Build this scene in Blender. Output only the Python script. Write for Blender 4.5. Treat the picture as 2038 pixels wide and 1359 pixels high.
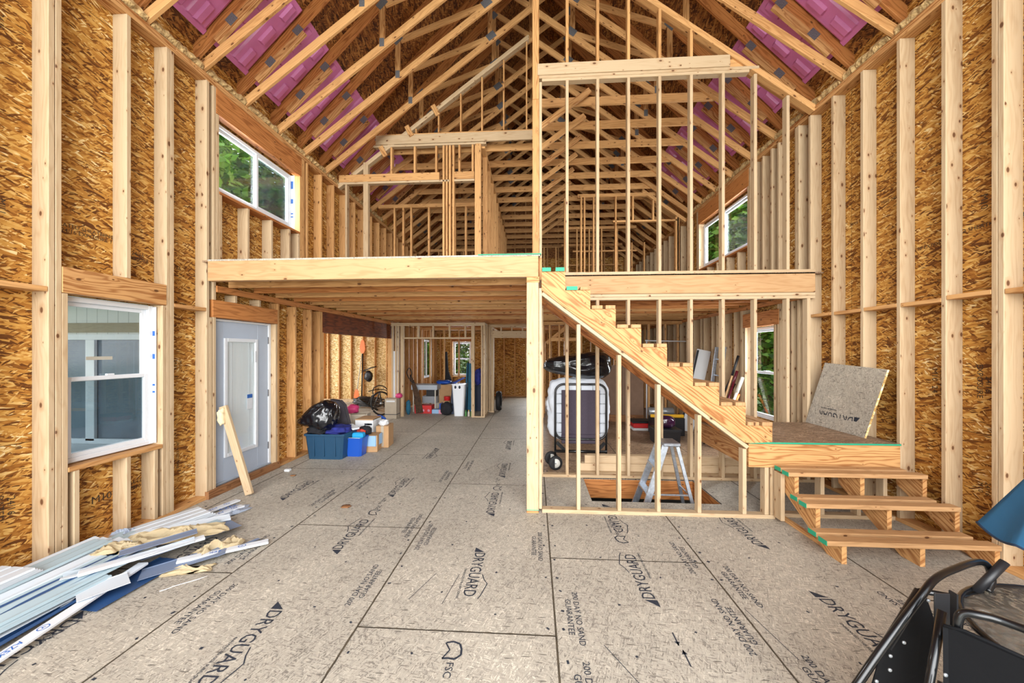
import bpy, bmesh, math, random
from mathutils import Vector, Matrix
for o in list(bpy.data.objects): bpy.data.objects.remove(o)
S = bpy.context.scene
COL = S.collection
R = random.Random(7)

# ------------------------------------------------------------------ camera
cam = bpy.data.cameras.new('camera'); camo = bpy.data.objects.new('camera', cam); COL.objects.link(camo)
cam.sensor_fit = 'HORIZONTAL'; cam.sensor_width = 36.0
cam.lens = 727.5 / 2038 * 36.0
cam.shift_y = 19.5 / 2038
cam.clip_start = 0.05; cam.clip_end = 200
camo.location = (0, 0, 1.696); camo.rotation_euler = (math.pi / 2, 0, 0.0615)
S.camera = camo

# ------------------------------------------------------------------ world, light, exposure
S.view_settings.view_transform = 'Standard'; S.view_settings.look = 'None'
S.view_settings.gamma = 1.0; S.view_settings.use_curve_mapping = False
S.view_settings.exposure = 1.42
w = bpy.data.worlds.new('overcast_sky'); S.world = w; w.use_nodes = True
nt = w.node_tree; bg = nt.nodes['Background']
tc = nt.nodes.new('ShaderNodeTexCoord'); sep = nt.nodes.new('ShaderNodeSeparateXYZ'); cr = nt.nodes.new('ShaderNodeValToRGB')
nt.links.new(tc.outputs['Generated'], sep.inputs[0]); nt.links.new(sep.outputs['Z'], cr.inputs[0]); nt.links.new(cr.outputs[0], bg.inputs['Color'])
cr.color_ramp.elements[0].position = 0.0; cr.color_ramp.elements[0].color = (0.98, 0.98, 0.97, 1)
cr.color_ramp.elements[1].position = 0.7; cr.color_ramp.elements[1].color = (0.86, 0.93, 1.0, 1)
bg.inputs['Strength'].default_value = 1.25
S.cycles.max_bounces = 10; S.cycles.diffuse_bounces = 6; S.cycles.transparent_max_bounces = 16
S.cycles.sample_clamp_indirect = 6.0

# gable lamp is added fill behind the camera, in place of unseen gable daylight
def area(name, loc, rot, sx, sy, power, color=(1, 1, 1)):
    l = bpy.data.lights.new(name, 'AREA'); l.shape = 'RECTANGLE'; l.size = sx; l.size_y = sy
    l.energy = power; l.color = color
    o = bpy.data.objects.new(name, l); COL.objects.link(o); o.location = loc; o.rotation_euler = rot
    return o
area('gable_fill', (-0.06, -4.5, 3.4), (math.radians(90), 0, 0), 7.4, 6.6, 560, (1.0, 0.99, 0.98))
# daylight through the side room's wide window, the far gable windows and the side windows
area('side_room_daylight', (-8.75, 9.2, 1.45), (0, math.radians(-90), 0), 2.1, 4.3, 115, (0.98, 0.99, 1.0))
area('far_window_daylight', (-2.75, 14.2, 1.45), (math.radians(-90), 0, 0), 0.7, 1.3, 45, (0.98, 0.99, 1.0))
area('hall_window_daylight', (0.05, 14.2, 1.45), (math.radians(-90), 0, 0), 0.7, 1.3, 45, (0.98, 0.99, 1.0))
area('side_window_daylight', (4.1, 6.15, 1.4), (0, math.radians(90), 0), 1.4, 0.7, 45, (0.98, 0.99, 1.0))
area('high_window_daylight', (4.1, 7.4, 4.0), (0, math.radians(90), 0), 0.9, 1.6, 60, (0.98, 0.99, 1.0))
area('high_window_daylight', (-4.2, 4.9, 4.1), (0, math.radians(-90), 0), 0.8, 1.4, 40, (0.98, 0.99, 1.0))

# ------------------------------------------------------------------ materials
M = {}
def newmat(n):
    m = bpy.data.materials.new(n); m.use_nodes = True; M[n] = m
    return m, m.node_tree, m.node_tree.nodes['Principled BSDF']
def N(nt, t, **k):
    n = nt.nodes.new(t)
    for a, b in k.items():
        if a.startswith('i_'):
            key = a[2:]; key = int(key) if key.isdigit() else key
            n.inputs[key].default_value = b
        else: setattr(n, a, b)
    return n
def L(nt, a, b): nt.links.new(a, b)
def ramp(nt, fac, stops, interp='LINEAR'):
    r = N(nt, 'ShaderNodeValToRGB'); r.color_ramp.interpolation = interp
    e = r.color_ramp.elements
    while len(e) > 1: e.remove(e[0])
    e[0].position = stops[0][0]; e[0].color = (*stops[0][1], 1)
    for p, c in stops[1:]:
        x = e.new(p); x.color = (*c, 1)
    L(nt, fac, r.inputs[0]); return r
def math_(nt, op, a, b=None, c=None):
    n = N(nt, 'ShaderNodeMath', operation=op)
    for i, v in enumerate((a, b, c)):
        if v is None: continue
        if isinstance(v, (int, float)): n.inputs[i].default_value = v
        else: L(nt, v, n.inputs[i])
    return n.outputs[0]
def mix(nt, fac, a, b, mode='MIX'):
    n = N(nt, 'ShaderNodeMix', data_type='RGBA', blend_type=mode)
    for i, v in ((0, fac), (6, a), (7, b)):
        if isinstance(v, (int, float)): n.inputs[i].default_value = v
        elif isinstance(v, tuple): n.inputs[i].default_value = (*v, 1)
        else: L(nt, v, n.inputs[i])
    return n.outputs[2]
def s2l(h):
    h = h.lstrip('#'); out = []
    for i in (0, 2, 4):
        v = int(h[i:i + 2], 16) / 255; out.append(v / 12.92 if v <= .04045 else ((v + .055) / 1.055) ** 2.4)
    return tuple(out)

def lumber(name, light, dark, knot=0.55, ring=0.35, var=0.12, rough=0.62, ringscale=55):
    m, nt, p = newmat(name)
    uv = N(nt, 'ShaderNodeUVMap'); oi = N(nt, 'ShaderNodeObjectInfo')
    off = N(nt, 'ShaderNodeCombineXYZ'); L(nt, math_(nt, 'MULTIPLY', oi.outputs['Random'], 41.0), off.inputs[0]); L(nt, math_(nt, 'MULTIPLY', oi.outputs['Random'], 17.0), off.inputs[1])
    va = N(nt, 'ShaderNodeVectorMath', operation='ADD'); L(nt, uv.outputs[0], va.inputs[0]); L(nt, off.outputs[0], va.inputs[1])
    # knots
    mk = N(nt, 'ShaderNodeMapping'); mk.inputs['Scale'].default_value = (8.0, 15.0, 1); L(nt, va.outputs[0], mk.inputs[0])
    vk = N(nt, 'ShaderNodeTexVoronoi', voronoi_dimensions='2D', feature='F1'); vk.inputs['Scale'].default_value = 1.0; L(nt, mk.outputs[0], vk.inputs['Vector'])
    sk = N(nt, 'ShaderNodeSeparateColor'); L(nt, vk.outputs['Color'], sk.inputs[0])
    gate = math_(nt, 'GREATER_THAN', sk.outputs[0], 1 - knot * 0.26)
    kr = math_(nt, 'MULTIPLY_ADD', math_(nt, 'POWER', sk.outputs[1], 2.0), 0.20, 0.05)
    kd = math_(nt, 'MULTIPLY', math_(nt, 'SUBTRACT', 1.0, math_(nt, 'DIVIDE', vk.outputs['Distance'], kr)), 2.2)
    kn = math_(nt, 'MULTIPLY', math_(nt, 'MINIMUM', math_(nt, 'MAXIMUM', kd, 0.0), 0.9), gate)
    halo = math_(nt, 'MULTIPLY', math_(nt, 'MAXIMUM', math_(nt, 'SUBTRACT', 1.0, math_(nt, 'DIVIDE', vk.outputs['Distance'], math_(nt, 'MULTIPLY', kr, 2.6))), 0.0), math_(nt, 'MULTIPLY', gate, 0.5))
    # grain rings, bent round the knots
    ms = N(nt, 'ShaderNodeMapping'); ms.inputs['Scale'].default_value = (0.9, 6.0, 1); L(nt, va.outputs[0], ms.inputs[0])
    nz = N(nt, 'ShaderNodeTexNoise', noise_dimensions='2D'); nz.inputs['Scale'].default_value = 1.6; nz.inputs['Detail'].default_value = 2; L(nt, ms.outputs[0], nz.inputs['Vector'])
    sx = N(nt, 'ShaderNodeSeparateXYZ'); L(nt, va.outputs[0], sx.inputs[0])
    ph = math_(nt, 'MULTIPLY_ADD', nz.outputs['Fac'], 26.0, math_(nt, 'MULTIPLY', sx.outputs[1], ringscale * 2.2))
    kw = math_(nt, 'MULTIPLY', math_(nt, 'POWER', math_(nt, 'SUBTRACT', 1.0, math_(nt, 'MINIMUM', vk.outputs['Distance'], 1.0)), 3.0), math_(nt, 'MULTIPLY', gate, 5.0))
    ph = math_(nt, 'ADD', ph, kw)
    rg = math_(nt, 'MULTIPLY_ADD', math_(nt, 'SINE', ph), 0.5, 0.5)
    rg = math_(nt, 'POWER', rg, 2.2)
    mf = N(nt, 'ShaderNodeMapping'); mf.inputs['Scale'].default_value = (5, 160, 1); L(nt, va.outputs[0], mf.inputs[0])
    fn = N(nt, 'ShaderNodeTexNoise', noise_dimensions='2D'); fn.inputs['Scale'].default_value = 1.0; fn.inputs['Detail'].default_value = 3; L(nt, mf.outputs[0], fn.inputs['Vector'])
    mb = N(nt, 'ShaderNodeMapping'); mb.inputs['Scale'].default_value = (1.3, 3, 1); L(nt, va.outputs[0], mb.inputs[0])
    bn = N(nt, 'ShaderNodeTexNoise', noise_dimensions='2D'); bn.inputs['Scale'].default_value = 1.0; bn.inputs['Detail'].default_value = 3; L(nt, mb.outputs[0], bn.inputs['Vector'])
    f = math_(nt, 'MULTIPLY_ADD', rg, ring, math_(nt, 'MULTIPLY', math_(nt, 'SUBTRACT', fn.outputs['Fac'], 0.42), 0.55))
    f = math_(nt, 'ADD', f, math_(nt, 'MULTIPLY', math_(nt, 'SUBTRACT', bn.outputs['Fac'], 0.5), 0.5))
    f = math_(nt, 'ADD', f, math_(nt, 'MULTIPLY', math_(nt, 'SUBTRACT', oi.outputs['Random'], 0.5), var * 3))
    r = ramp(nt, f, [(0.0, light), (1.0, dark)])
    c = mix(nt, halo, r.outputs[0], (0.36, 0.16, 0.05))
    c = mix(nt, kn, c, (0.10, 0.035, 0.012))
    L(nt, c, p.inputs['Base Color']); p.inputs['Roughness'].default_value = rough; p.inputs['Specular IOR Level'].default_value = 0.3
    b = N(nt, 'ShaderNodeBump'); b.inputs['Strength'].default_value = 0.12; b.inputs['Distance'].default_value = 0.003; L(nt, fn.outputs['Fac'], b.inputs['Height']); L(nt, b.outputs[0], p.inputs['Normal'])
    return m
lumber('spruce', s2l('#c3ab8a'), s2l('#967249'), knot=0.8, ring=0.22, var=0.12)
lumber('spruce_warm', s2l('#cf9f68'), s2l('#8f5b2c'), knot=0.8, ring=0.35, var=0.14)
lumber('pine', s2l('#cb9c66'), s2l('#8f572a'), knot=0.35, ring=0.75, var=0.10, ringscale=70)
lumber('beam', s2l('#c29d72'), s2l('#9a6a3e'), knot=0.35, ring=0.28, var=0.06, ringscale=22)
lumber('pine_dark', s2l('#c08048'), s2l('#7c421a'), knot=0.3, ring=0.6, var=0.16, ringscale=60)
lumber('tread_wood', s2l('#bd9468'), s2l('#875f38'), knot=0.5, ring=0.35, var=0.08)
lumber('sill_wood', s2l('#9a6d48'), s2l('#5e3a22'), knot=0.3, ring=0.6, var=0.10)
lumber('lvl', s2l('#7c3f1d'), s2l('#45200e'), knot=0.1, ring=0.7, var=0.05, ringscale=25)

def osb(name, stops, seams=None, rough=0.7, flake=(0.085, 0.014), seamcol=(0.03, 0.02, 0.01), warp=0.02, sliver=0.93, angles=((3, 1.0, 0), (-17, 1.1, 0.5), (21, 0.85, 0.55), (-42, 0.6, 0.8), (8, 1.3, 0.8))):
    m, nt, p = newmat(name)
    uv = N(nt, 'ShaderNodeUVMap')
    nz = N(nt, 'ShaderNodeTexNoise', noise_dimensions='2D'); nz.inputs['Scale'].default_value = 9; nz.inputs['Detail'].default_value = 2; L(nt, uv.outputs[0], nz.inputs['Vector'])
    dz = N(nt, 'ShaderNodeVectorMath', operation='MULTIPLY_ADD'); L(nt, nz.outputs['Color'], dz.inputs[0]); dz.inputs[1].default_value = (warp, warp, 0); L(nt, uv.outputs[0], dz.inputs[2])
    val = None
    for i, (ang, sc, thr) in enumerate(angles):
        rt = N(nt, 'ShaderNodeVectorRotate', rotation_type='Z_AXIS'); rt.inputs['Angle'].default_value = math.radians(ang); L(nt, dz.outputs[0], rt.inputs[0])
        mp = N(nt, 'ShaderNodeMapping'); mp.inputs['Scale'].default_value = (1 / (flake[0] * sc), 1 / (flake[1] * sc), 1); mp.inputs['Location'].default_value = (i * 7.3, i * 3.1, 0); L(nt, rt.outputs[0], mp.inputs[0])
        v = N(nt, 'ShaderNodeTexVoronoi', voronoi_dimensions='2D', feature='F1'); v.inputs['Scale'].default_value = 1; L(nt, mp.outputs[0], v.inputs['Vector'])
        sc_ = N(nt, 'ShaderNodeSeparateColor'); L(nt, v.outputs['Color'], sc_.inputs[0])
        shade = math_(nt, 'SUBTRACT', sc_.outputs[0], math_(nt, 'MULTIPLY', v.outputs['Distance'], 0.12))
        if val is None: val = shade
        else:
            g = math_(nt, 'GREATER_THAN', sc_.outputs[1], thr)
            mx = N(nt, 'ShaderNodeMix', data_type='FLOAT'); L(nt, g, mx.inputs[0]); L(nt, val, mx.inputs[2]); L(nt, shade, mx.inputs[3]); val = mx.outputs[0]
    fm = N(nt, 'ShaderNodeMapping'); fm.inputs['Scale'].default_value = (30, 260, 1); L(nt, uv.outputs[0], fm.inputs[0])
    fn = N(nt, 'ShaderNodeTexNoise', noise_dimensions='2D'); fn.inputs['Scale'].default_value = 1; L(nt, fm.outputs[0], fn.inputs['Vector'])
    bn = N(nt, 'ShaderNodeTexNoise', noise_dimensions='2D'); bn.inputs['Scale'].default_value = 1.3; bn.inputs['Detail'].default_value = 4; L(nt, uv.outputs[0], bn.inputs['Vector'])
    f = math_(nt, 'ADD', val, math_(nt, 'MULTIPLY', math_(nt, 'SUBTRACT', fn.outputs['Fac'], 0.5), 0.35))
    f = math_(nt, 'ADD', f, math_(nt, 'MULTIPLY', math_(nt, 'SUBTRACT', bn.outputs['Fac'], 0.5), 0.55))
    c = ramp(nt, f, stops).outputs[0]
    ds = N(nt, 'ShaderNodeMapping'); ds.inputs['Scale'].default_value = (16, 120, 1); ds.inputs['Rotation'].default_value = (0, 0, .12); L(nt, dz.outputs[0], ds.inputs[0])
    dv = N(nt, 'ShaderNodeTexVoronoi', voronoi_dimensions='2D', feature='F1'); dv.inputs['Scale'].default_value = 1; L(nt, ds.outputs[0], dv.inputs['Vector'])
    dc = N(nt, 'ShaderNodeSeparateColor'); L(nt, dv.outputs['Color'], dc.inputs[0])
    c = mix(nt, math_(nt, 'MULTIPLY', math_(nt, 'GREATER_THAN', dc.outputs[1], sliver), math_(nt, 'LESS_THAN', dv.outputs['Distance'], 0.42)), c, tuple(x * 0.7 for x in stops[0][1]))
    if seams:
        sep = N(nt, 'ShaderNodeSeparateXYZ'); L(nt, uv.outputs[0], sep.inputs[0])
        su, sv, ou, ov = seams
        for o_, sz, of in ((0, su, ou), (1, sv, ov)):
            if not sz: continue
            md = math_(nt, 'FLOORED_MODULO', math_(nt, 'ADD', sep.outputs[o_], of), sz)
            lt = math_(nt, 'LESS_THAN', md, 0.004)
            c = mix(nt, lt, c, seamcol)
    L(nt, c, p.inputs['Base Color']); p.inputs['Roughness'].default_value = rough; p.inputs['Specular IOR Level'].default_value = 0.3
    b = N(nt, 'ShaderNodeBump'); b.inputs['Strength'].default_value = 0.25; b.inputs['Distance'].default_value = 0.004; L(nt, val, b.inputs['Height']); L(nt, b.outputs[0], p.inputs['Normal'])
    return m
osb('osb_wall', [(0.0, s2l('#5e3512')), (0.18, s2l('#8f5a20')), (0.42, s2l('#b07a35')), (0.7, s2l('#c69549')), (0.92, s2l('#d8b26c')), (1.08, s2l('#ecd6a4'))], seams=(2.44, 1.22, 0.3, 0.05), flake=(0.075, 0.0150), sliver=0.95)
osb('osb_pale', [(0.0, s2l('#a67f45')), (0.4, s2l('#d4b274')), (0.8, s2l('#ead3a0')), (1.1, s2l('#f5e9c8'))], flake=(0.05, 0.02))
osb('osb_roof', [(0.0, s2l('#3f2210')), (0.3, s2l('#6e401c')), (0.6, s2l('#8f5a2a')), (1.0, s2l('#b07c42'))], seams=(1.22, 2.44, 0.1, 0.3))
osb('osb_floor', [(-0.1, s2l('#7e786f')), (0.08, s2l('#9b958a')), (0.35, s2l('#aba497')), (0.7, s2l('#b2ab9d')), (0.92, s2l('#c2bbac')), (1.05, s2l('#d8d0c0'))], sliver=0.985, flake=(0.036, 0.0055), rough=0.6, angles=((90, 1.0, 0), (62, 1.25, 0.45), (115, 0.9, 0.5), (10, 0.8, 0.7)))
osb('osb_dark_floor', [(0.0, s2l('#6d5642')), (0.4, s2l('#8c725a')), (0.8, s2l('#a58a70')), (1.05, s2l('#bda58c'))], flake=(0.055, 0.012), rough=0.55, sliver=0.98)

def plain(name, col, rough=0.5, metal=0.0, spec=0.5, noise=0.0, nscale=8, bump=0.0, coat=0.0, bscale=None, alpha=None, trans=0):
    m, nt, p = newmat(name)
    c = s2l(col) if isinstance(col, str) else col
    p.inputs['Base Color'].default_value = (*c, 1); p.inputs['Roughness'].default_value = rough; p.inputs['Metallic'].default_value = metal
    p.inputs['Specular IOR Level'].default_value = spec; p.inputs['Coat Weight'].default_value = coat
    if noise or bump:
        t = N(nt, 'ShaderNodeTexCoord'); n = N(nt, 'ShaderNodeTexNoise'); n.inputs['Scale'].default_value = nscale; n.inputs['Detail'].default_value = 4; L(nt, t.outputs['Object'], n.inputs['Vector'])
        if noise:
            d = tuple(x * (1 - noise) for x in c); h = tuple(min(1, x * (1 + noise)) for x in c)
            r = ramp(nt, n.outputs['Fac'], [(0.3, d), (0.7, h)]); L(nt, r.outputs[0], p.inputs['Base Color'])
        if bump:
            n2 = n
            if bscale:
                n2 = N(nt, 'ShaderNodeTexNoise'); n2.inputs['Scale'].default_value = bscale; n2.inputs['Detail'].default_value = 4; L(nt, t.outputs['Object'], n2.inputs['Vector'])
            b = N(nt, 'ShaderNodeBump'); b.inputs['Strength'].default_value = bump; b.inputs['Distance'].default_value = 0.02; L(nt, n2.outputs['Fac'], b.inputs['Height']); L(nt, b.outputs[0], p.inputs['Normal'])
    return m
def glassmat(name, tint=(1, 1, 1), refl=0.08, rough=0.0):
    m, nt, p = newmat(name); nt.nodes.remove(p)
    out = [n for n in nt.nodes if n.type == 'OUTPUT_MATERIAL'][0]
    tr = N(nt, 'ShaderNodeBsdfTransparent'); tr.inputs[0].default_value = (*tint, 1)
    gl = N(nt, 'ShaderNodeBsdfGlossy'); gl.inputs['Roughness'].default_value = rough
    fr = N(nt, 'ShaderNodeFresnel'); fr.inputs['IOR'].default_value = 1.5
    lw = N(nt, 'ShaderNodeLayerWeight'); nt.nodes.remove(fr)
    mx = N(nt, 'ShaderNodeMixShader'); L(nt, math_(nt, 'MULTIPLY_ADD', math_(nt, 'POWER', lw.outputs['Facing'], 4.0), 0.5, refl), mx.inputs[0]) ; L(nt, tr.outputs[0], mx.inputs[1]); L(nt, gl.outputs[0], mx.inputs[2]); L(nt, mx.outputs[0], out.inputs[0])
    return m
glassmat('window_glass', (0.96, 0.97, 0.97), 0.05)
glassmat('screen_mesh', (0.62, 0.68, 0.70), 0.03, 0.3)
plain('pink_foam', '#cd78b2', 0.42, noise=0.10, nscale=3, coat=0.15)
plain('vinyl_white', '#dbe0e6', 0.35, noise=0.02)
plain('vinyl_grey', '#aab4bf', 0.4)
plain('plate_steel', '#6c6e73', 0.5, metal=0.3, noise=0.35, nscale=90)
plain('green_paint', '#1f9c78', 0.6)
plain('ink', '#262c38', 0.8, noise=0.35, nscale=60)
plain('ink_wall', '#33281c', 0.8, noise=0.3, nscale=50)
plain('door_paint', '#b2bfd0', 0.4, noise=0.02)
plain('black_void', '#15110d', 0.9)
plain('soil', '#3a3026', 0.95, noise=0.4, nscale=6)
plain('lawn', '#4d6b2c', 0.95, noise=0.4, nscale=2)
plain('insulation', '#b89a6a', 0.95, noise=0.35, nscale=30, bump=0.8, bscale=40)

# ------------------------------------------------------------------ builders
def tag(o, label=None, cat=None, group=None, kind=None):
    if label: o['label'] = label
    if cat: o['category'] = cat
    if group: o['group'] = group
    if kind: o['kind'] = kind
    return o
def empty(name, loc=(0, 0, 0), label=None, cat=None, group=None, kind=None):
    o = bpy.data.objects.new(name, None); COL.objects.link(o); o.location = loc; o.empty_display_size = 0.1
    return tag(o, label, cat, group, kind)
def structure(name, loc=(0, 0, 0)): return empty(name, loc, kind='structure')
def setparent(o, parent):
    if parent is None: return
    o.parent = parent
    o.matrix_parent_inverse = (Matrix.Translation(parent.location) @ parent.rotation_euler.to_matrix().to_4x4()).inverted() if parent.parent is None else (rootmat(parent)).inverted()
def rootmat(o):
    m = Matrix.LocRotScale(o.location, o.rotation_euler if o.rotation_mode != 'QUATERNION' else o.rotation_quaternion, o.scale)
    if o.parent: m = rootmat(o.parent) @ o.matrix_parent_inverse @ m
    return m
def link(name, me, mat=None, parent=None, mw=None, smooth=False):
    o = bpy.data.objects.new(name, me); COL.objects.link(o)
    if mat is not None and len(me.materials) == 0:
        for x in (mat if isinstance(mat, (list, tuple)) else [mat]): me.materials.append(M[x] if isinstance(x, str) else x)
    if mw is not None:
        l, q, s = mw.decompose(); o.location = l; o.rotation_euler = q.to_euler(); o.scale = s
    if parent is not None:
        o.parent = parent; o.matrix_parent_inverse = rootmat(parent).inverted()
    if smooth:
        for p in me.polygons: p.use_smooth = True
    return o
def boxuv(bm, off=(0, 0)):
    uvl = bm.loops.layers.uv.verify()
    for f in bm.faces:
        n = f.normal; ax = max(range(3), key=lambda i: abs(n[i]))
        for l in f.loops:
            c = l.vert.co
            if ax == 2: u, v = c.x, c.y
            elif ax == 1: u, v = c.x, c.z + 0.31
            else: u, v = c.y, c.z + 0.17
            l[uvl].uv = (u + off[0], v + off[1])
def fin(bm, name, mat, parent=None, mw=None, smooth=False, uv=True, off=(0, 0)):
    bmesh.ops.recalc_face_normals(bm, faces=bm.faces[:])
    bm.normal_update()
    if uv: boxuv(bm, off)
    me = bpy.data.meshes.new(name); bm.to_mesh(me); bm.free()
    o = link(name, me, mat, parent, mw, smooth)
    return o
_cache = {}
def boxmesh(l, w, h, mat, bev=0.003):
    k = (round(l, 3), round(w, 4), round(h, 4), mat, bev)
    if k in _cache: return _cache[k]
    bm = bmesh.new(); bmesh.ops.create_cube(bm, size=1.0, matrix=Matrix.Diagonal((l, w, h, 1)))
    if bev: bmesh.ops.bevel(bm, geom=bm.edges[:], offset=min(bev, l / 4, w / 4, h / 4), segments=1, affect='EDGES', clamp_overlap=True)
    bm.normal_update(); uvl = bm.loops.layers.uv.verify()
    for f in bm.faces:
        n = f.normal; ax = max(range(3), key=lambda i: abs(n[i]))
        for lo in f.loops:
            c = lo.vert.co
            if ax == 0: lo[uvl].uv = (c.y * 0.3 + 3, c.z)
            elif ax == 1: lo[uvl].uv = (c.x, c.z)
            else: lo[uvl].uv = (c.x, c.y + 0.37)
    me = bpy.data.meshes.new('board'); bm.to_mesh(me); bm.free(); me.materials.append(M[mat])
    _cache[k] = me; return me
def bx(name, p0, p1, mat='spruce', parent=None, bev=0.003, axis=None):
    """axis aligned board between two corners, grain along its longest side"""
    d = [abs(p1[i] - p0[i]) for i in range(3)]; c = [(p1[i] + p0[i]) / 2 for i in range(3)]
    a = axis if axis is not None else max(range(3), key=lambda i: d[i])
    X = Vector((0, 0, 0)); X[a] = 1; Y = Vector((0, 0, 0)); Y[(a + 1) % 3] = 1; Z = X.cross(Y)
    me = boxmesh(d[a], d[(a + 1) % 3], d[(a + 2) % 3], mat, bev)
    m = Matrix((X, Y, Z)).transposed().to_4x4(); m.translation = c
    return link(name, me, None, parent, m)
def bar(name, p0, p1, t, h, mat='spruce', parent=None, n=(0, 1, 0), bev=0.003):
    """sloping board: t thick along n, h deep across"""
    p0 = Vector(p0); p1 = Vector(p1); X = (p1 - p0); l = X.length; X.normalize(); Y = Vector(n); Y = (Y - X * Y.dot(X)).normalized(); Z = X.cross(Y)
    me = boxmesh(l, t, h, mat, bev); m = Matrix((X, Y, Z)).transposed().to_4x4(); m.translation = (p0 + p1) / 2
    return link(name, me, None, parent, m)
def prism(name, pts, a0, a1, plane, mat, parent=None, uvoff=(0, 0), grain=None):
    """closed outline extruded: plane 'xz' (along y), 'yz' (along x), 'xy' (along z)"""
    bm = bmesh.new()
    def P(u, v, a): return {'xz': (u, a, v), 'yz': (a, u, v), 'xy': (u, v, a)}[plane]
    lo = [bm.verts.new(P(u, v, a0)) for u, v in pts]; hi = [bm.verts.new(P(u, v, a1)) for u, v in pts]
    bm.faces.new(lo); bm.faces.new(hi[::-1]); k = len(pts)
    for i in range(k): bm.faces.new((lo[i], hi[i], hi[(i + 1) % k], lo[(i + 1) % k]))
    bmesh.ops.recalc_face_normals(bm, faces=bm.faces[:]); bm.normal_update(); boxuv(bm)
    if grain is not None:
        uvl = bm.loops.layers.uv.verify(); ca, sa = math.cos(grain), math.sin(grain)
        for f in bm.faces:
            for l in f.loops:
                u, v = l[uvl].uv; l[uvl].uv = (u * ca + v * sa, -u * sa + v * ca)
    me = bpy.data.meshes.new(name); bm.to_mesh(me); bm.free()
    return link(name, me, mat, parent)
def grid_wall(name, plane, pos, thick, us, vs, holes, mat, parent):
    """sheet with rectangular holes: plane 'x' (u=y,v=z) or 'y' (u=x,v=z) or 'z' (u=x,v=y)"""
    U = sorted(set([us[0], us[1]] + [h[0] for h in holes] + [h[1] for h in holes])); V = sorted(set([vs[0], vs[1]] + [h[2] for h in holes] + [h[3] for h in holes]))
    U = [u for u in U if us[0] <= u <= us[1]]; V = [v for v in V if vs[0] <= v <= vs[1]]
    def P(u, v, a): return {'x': (a, u, v), 'y': (u, a, v), 'z': (u, v, a)}[plane]
    bm = bmesh.new()
    keep = {}
    for i in range(len(U) - 1):
        for j in range(len(V) - 1):
            cu = (U[i] + U[i + 1]) / 2; cv = (V[j] + V[j + 1]) / 2
            keep[i, j] = not any(h[0] < cu < h[1] and h[2] < cv < h[3] for h in holes)
    vd = {}
    def vert(i, j, s):
        if (i, j, s) not in vd: vd[i, j, s] = bm.verts.new(P(U[i], V[j], pos + s * thick))
        return vd[i, j, s]
    for (i, j), k in keep.items():
        if not k: continue
        for s in (0, 1): bm.faces.new((vert(i, j, s), vert(i + 1, j, s), vert(i + 1, j + 1, s), vert(i, j + 1, s)))
        for di, dj, e in ((-1, 0, ((i, j), (i, j + 1))), (1, 0, ((i + 1, j), (i + 1, j + 1))), (0, -1, ((i, j), (i + 1, j))), (0, 1, ((i, j + 1), (i + 1, j + 1)))):
            if not keep.get((i + di, j + dj), False):
                (a, b), (c, d) = e; bm.faces.new((vert(a, b, 0), vert(c, d, 0), vert(c, d, 1), vert(a, b, 1)))
    return fin(bm, name, mat, parent)
def text(name, s, loc, xdir, ydir, size, mat, parent, ext=0.0006, sx=1.0, align='CENTER', shear=0.0):
    cu = bpy.data.curves.new(name, 'FONT'); cu.body = s; cu.size = size; cu.extrude = ext; cu.align_x = align; cu.align_y = 'CENTER'; cu.shear = shear; cu.resolution_u = 2
    o = bpy.data.objects.new(name, cu); COL.objects.link(o)
    dg = bpy.context.evaluated_depsgraph_get(); me = bpy.data.meshes.new_from_object(o.evaluated_get(dg)); bpy.data.objects.remove(o)
    X = Vector(xdir).normalized(); Y = Vector(ydir).normalized(); Z = X.cross(Y)
    for v in me.vertices: v.co.x *= sx
    m = Matrix((X, Y, Z)).transposed().to_4x4(); m.translation = loc
    me.materials.clear()
    return link(name, me, mat, parent, m)

XL, XR, XC = -3.74, 3.62, -0.06      # inner faces of the side walls, ridge line
DZ = 0.14                             # depth of the side wall studs
YB = 13.86                            # far gable wall
TOP = 4.80                            # underside of the side walls' top plates
DECK = 2.72                           # upstairs deck
T = 0.038

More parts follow.
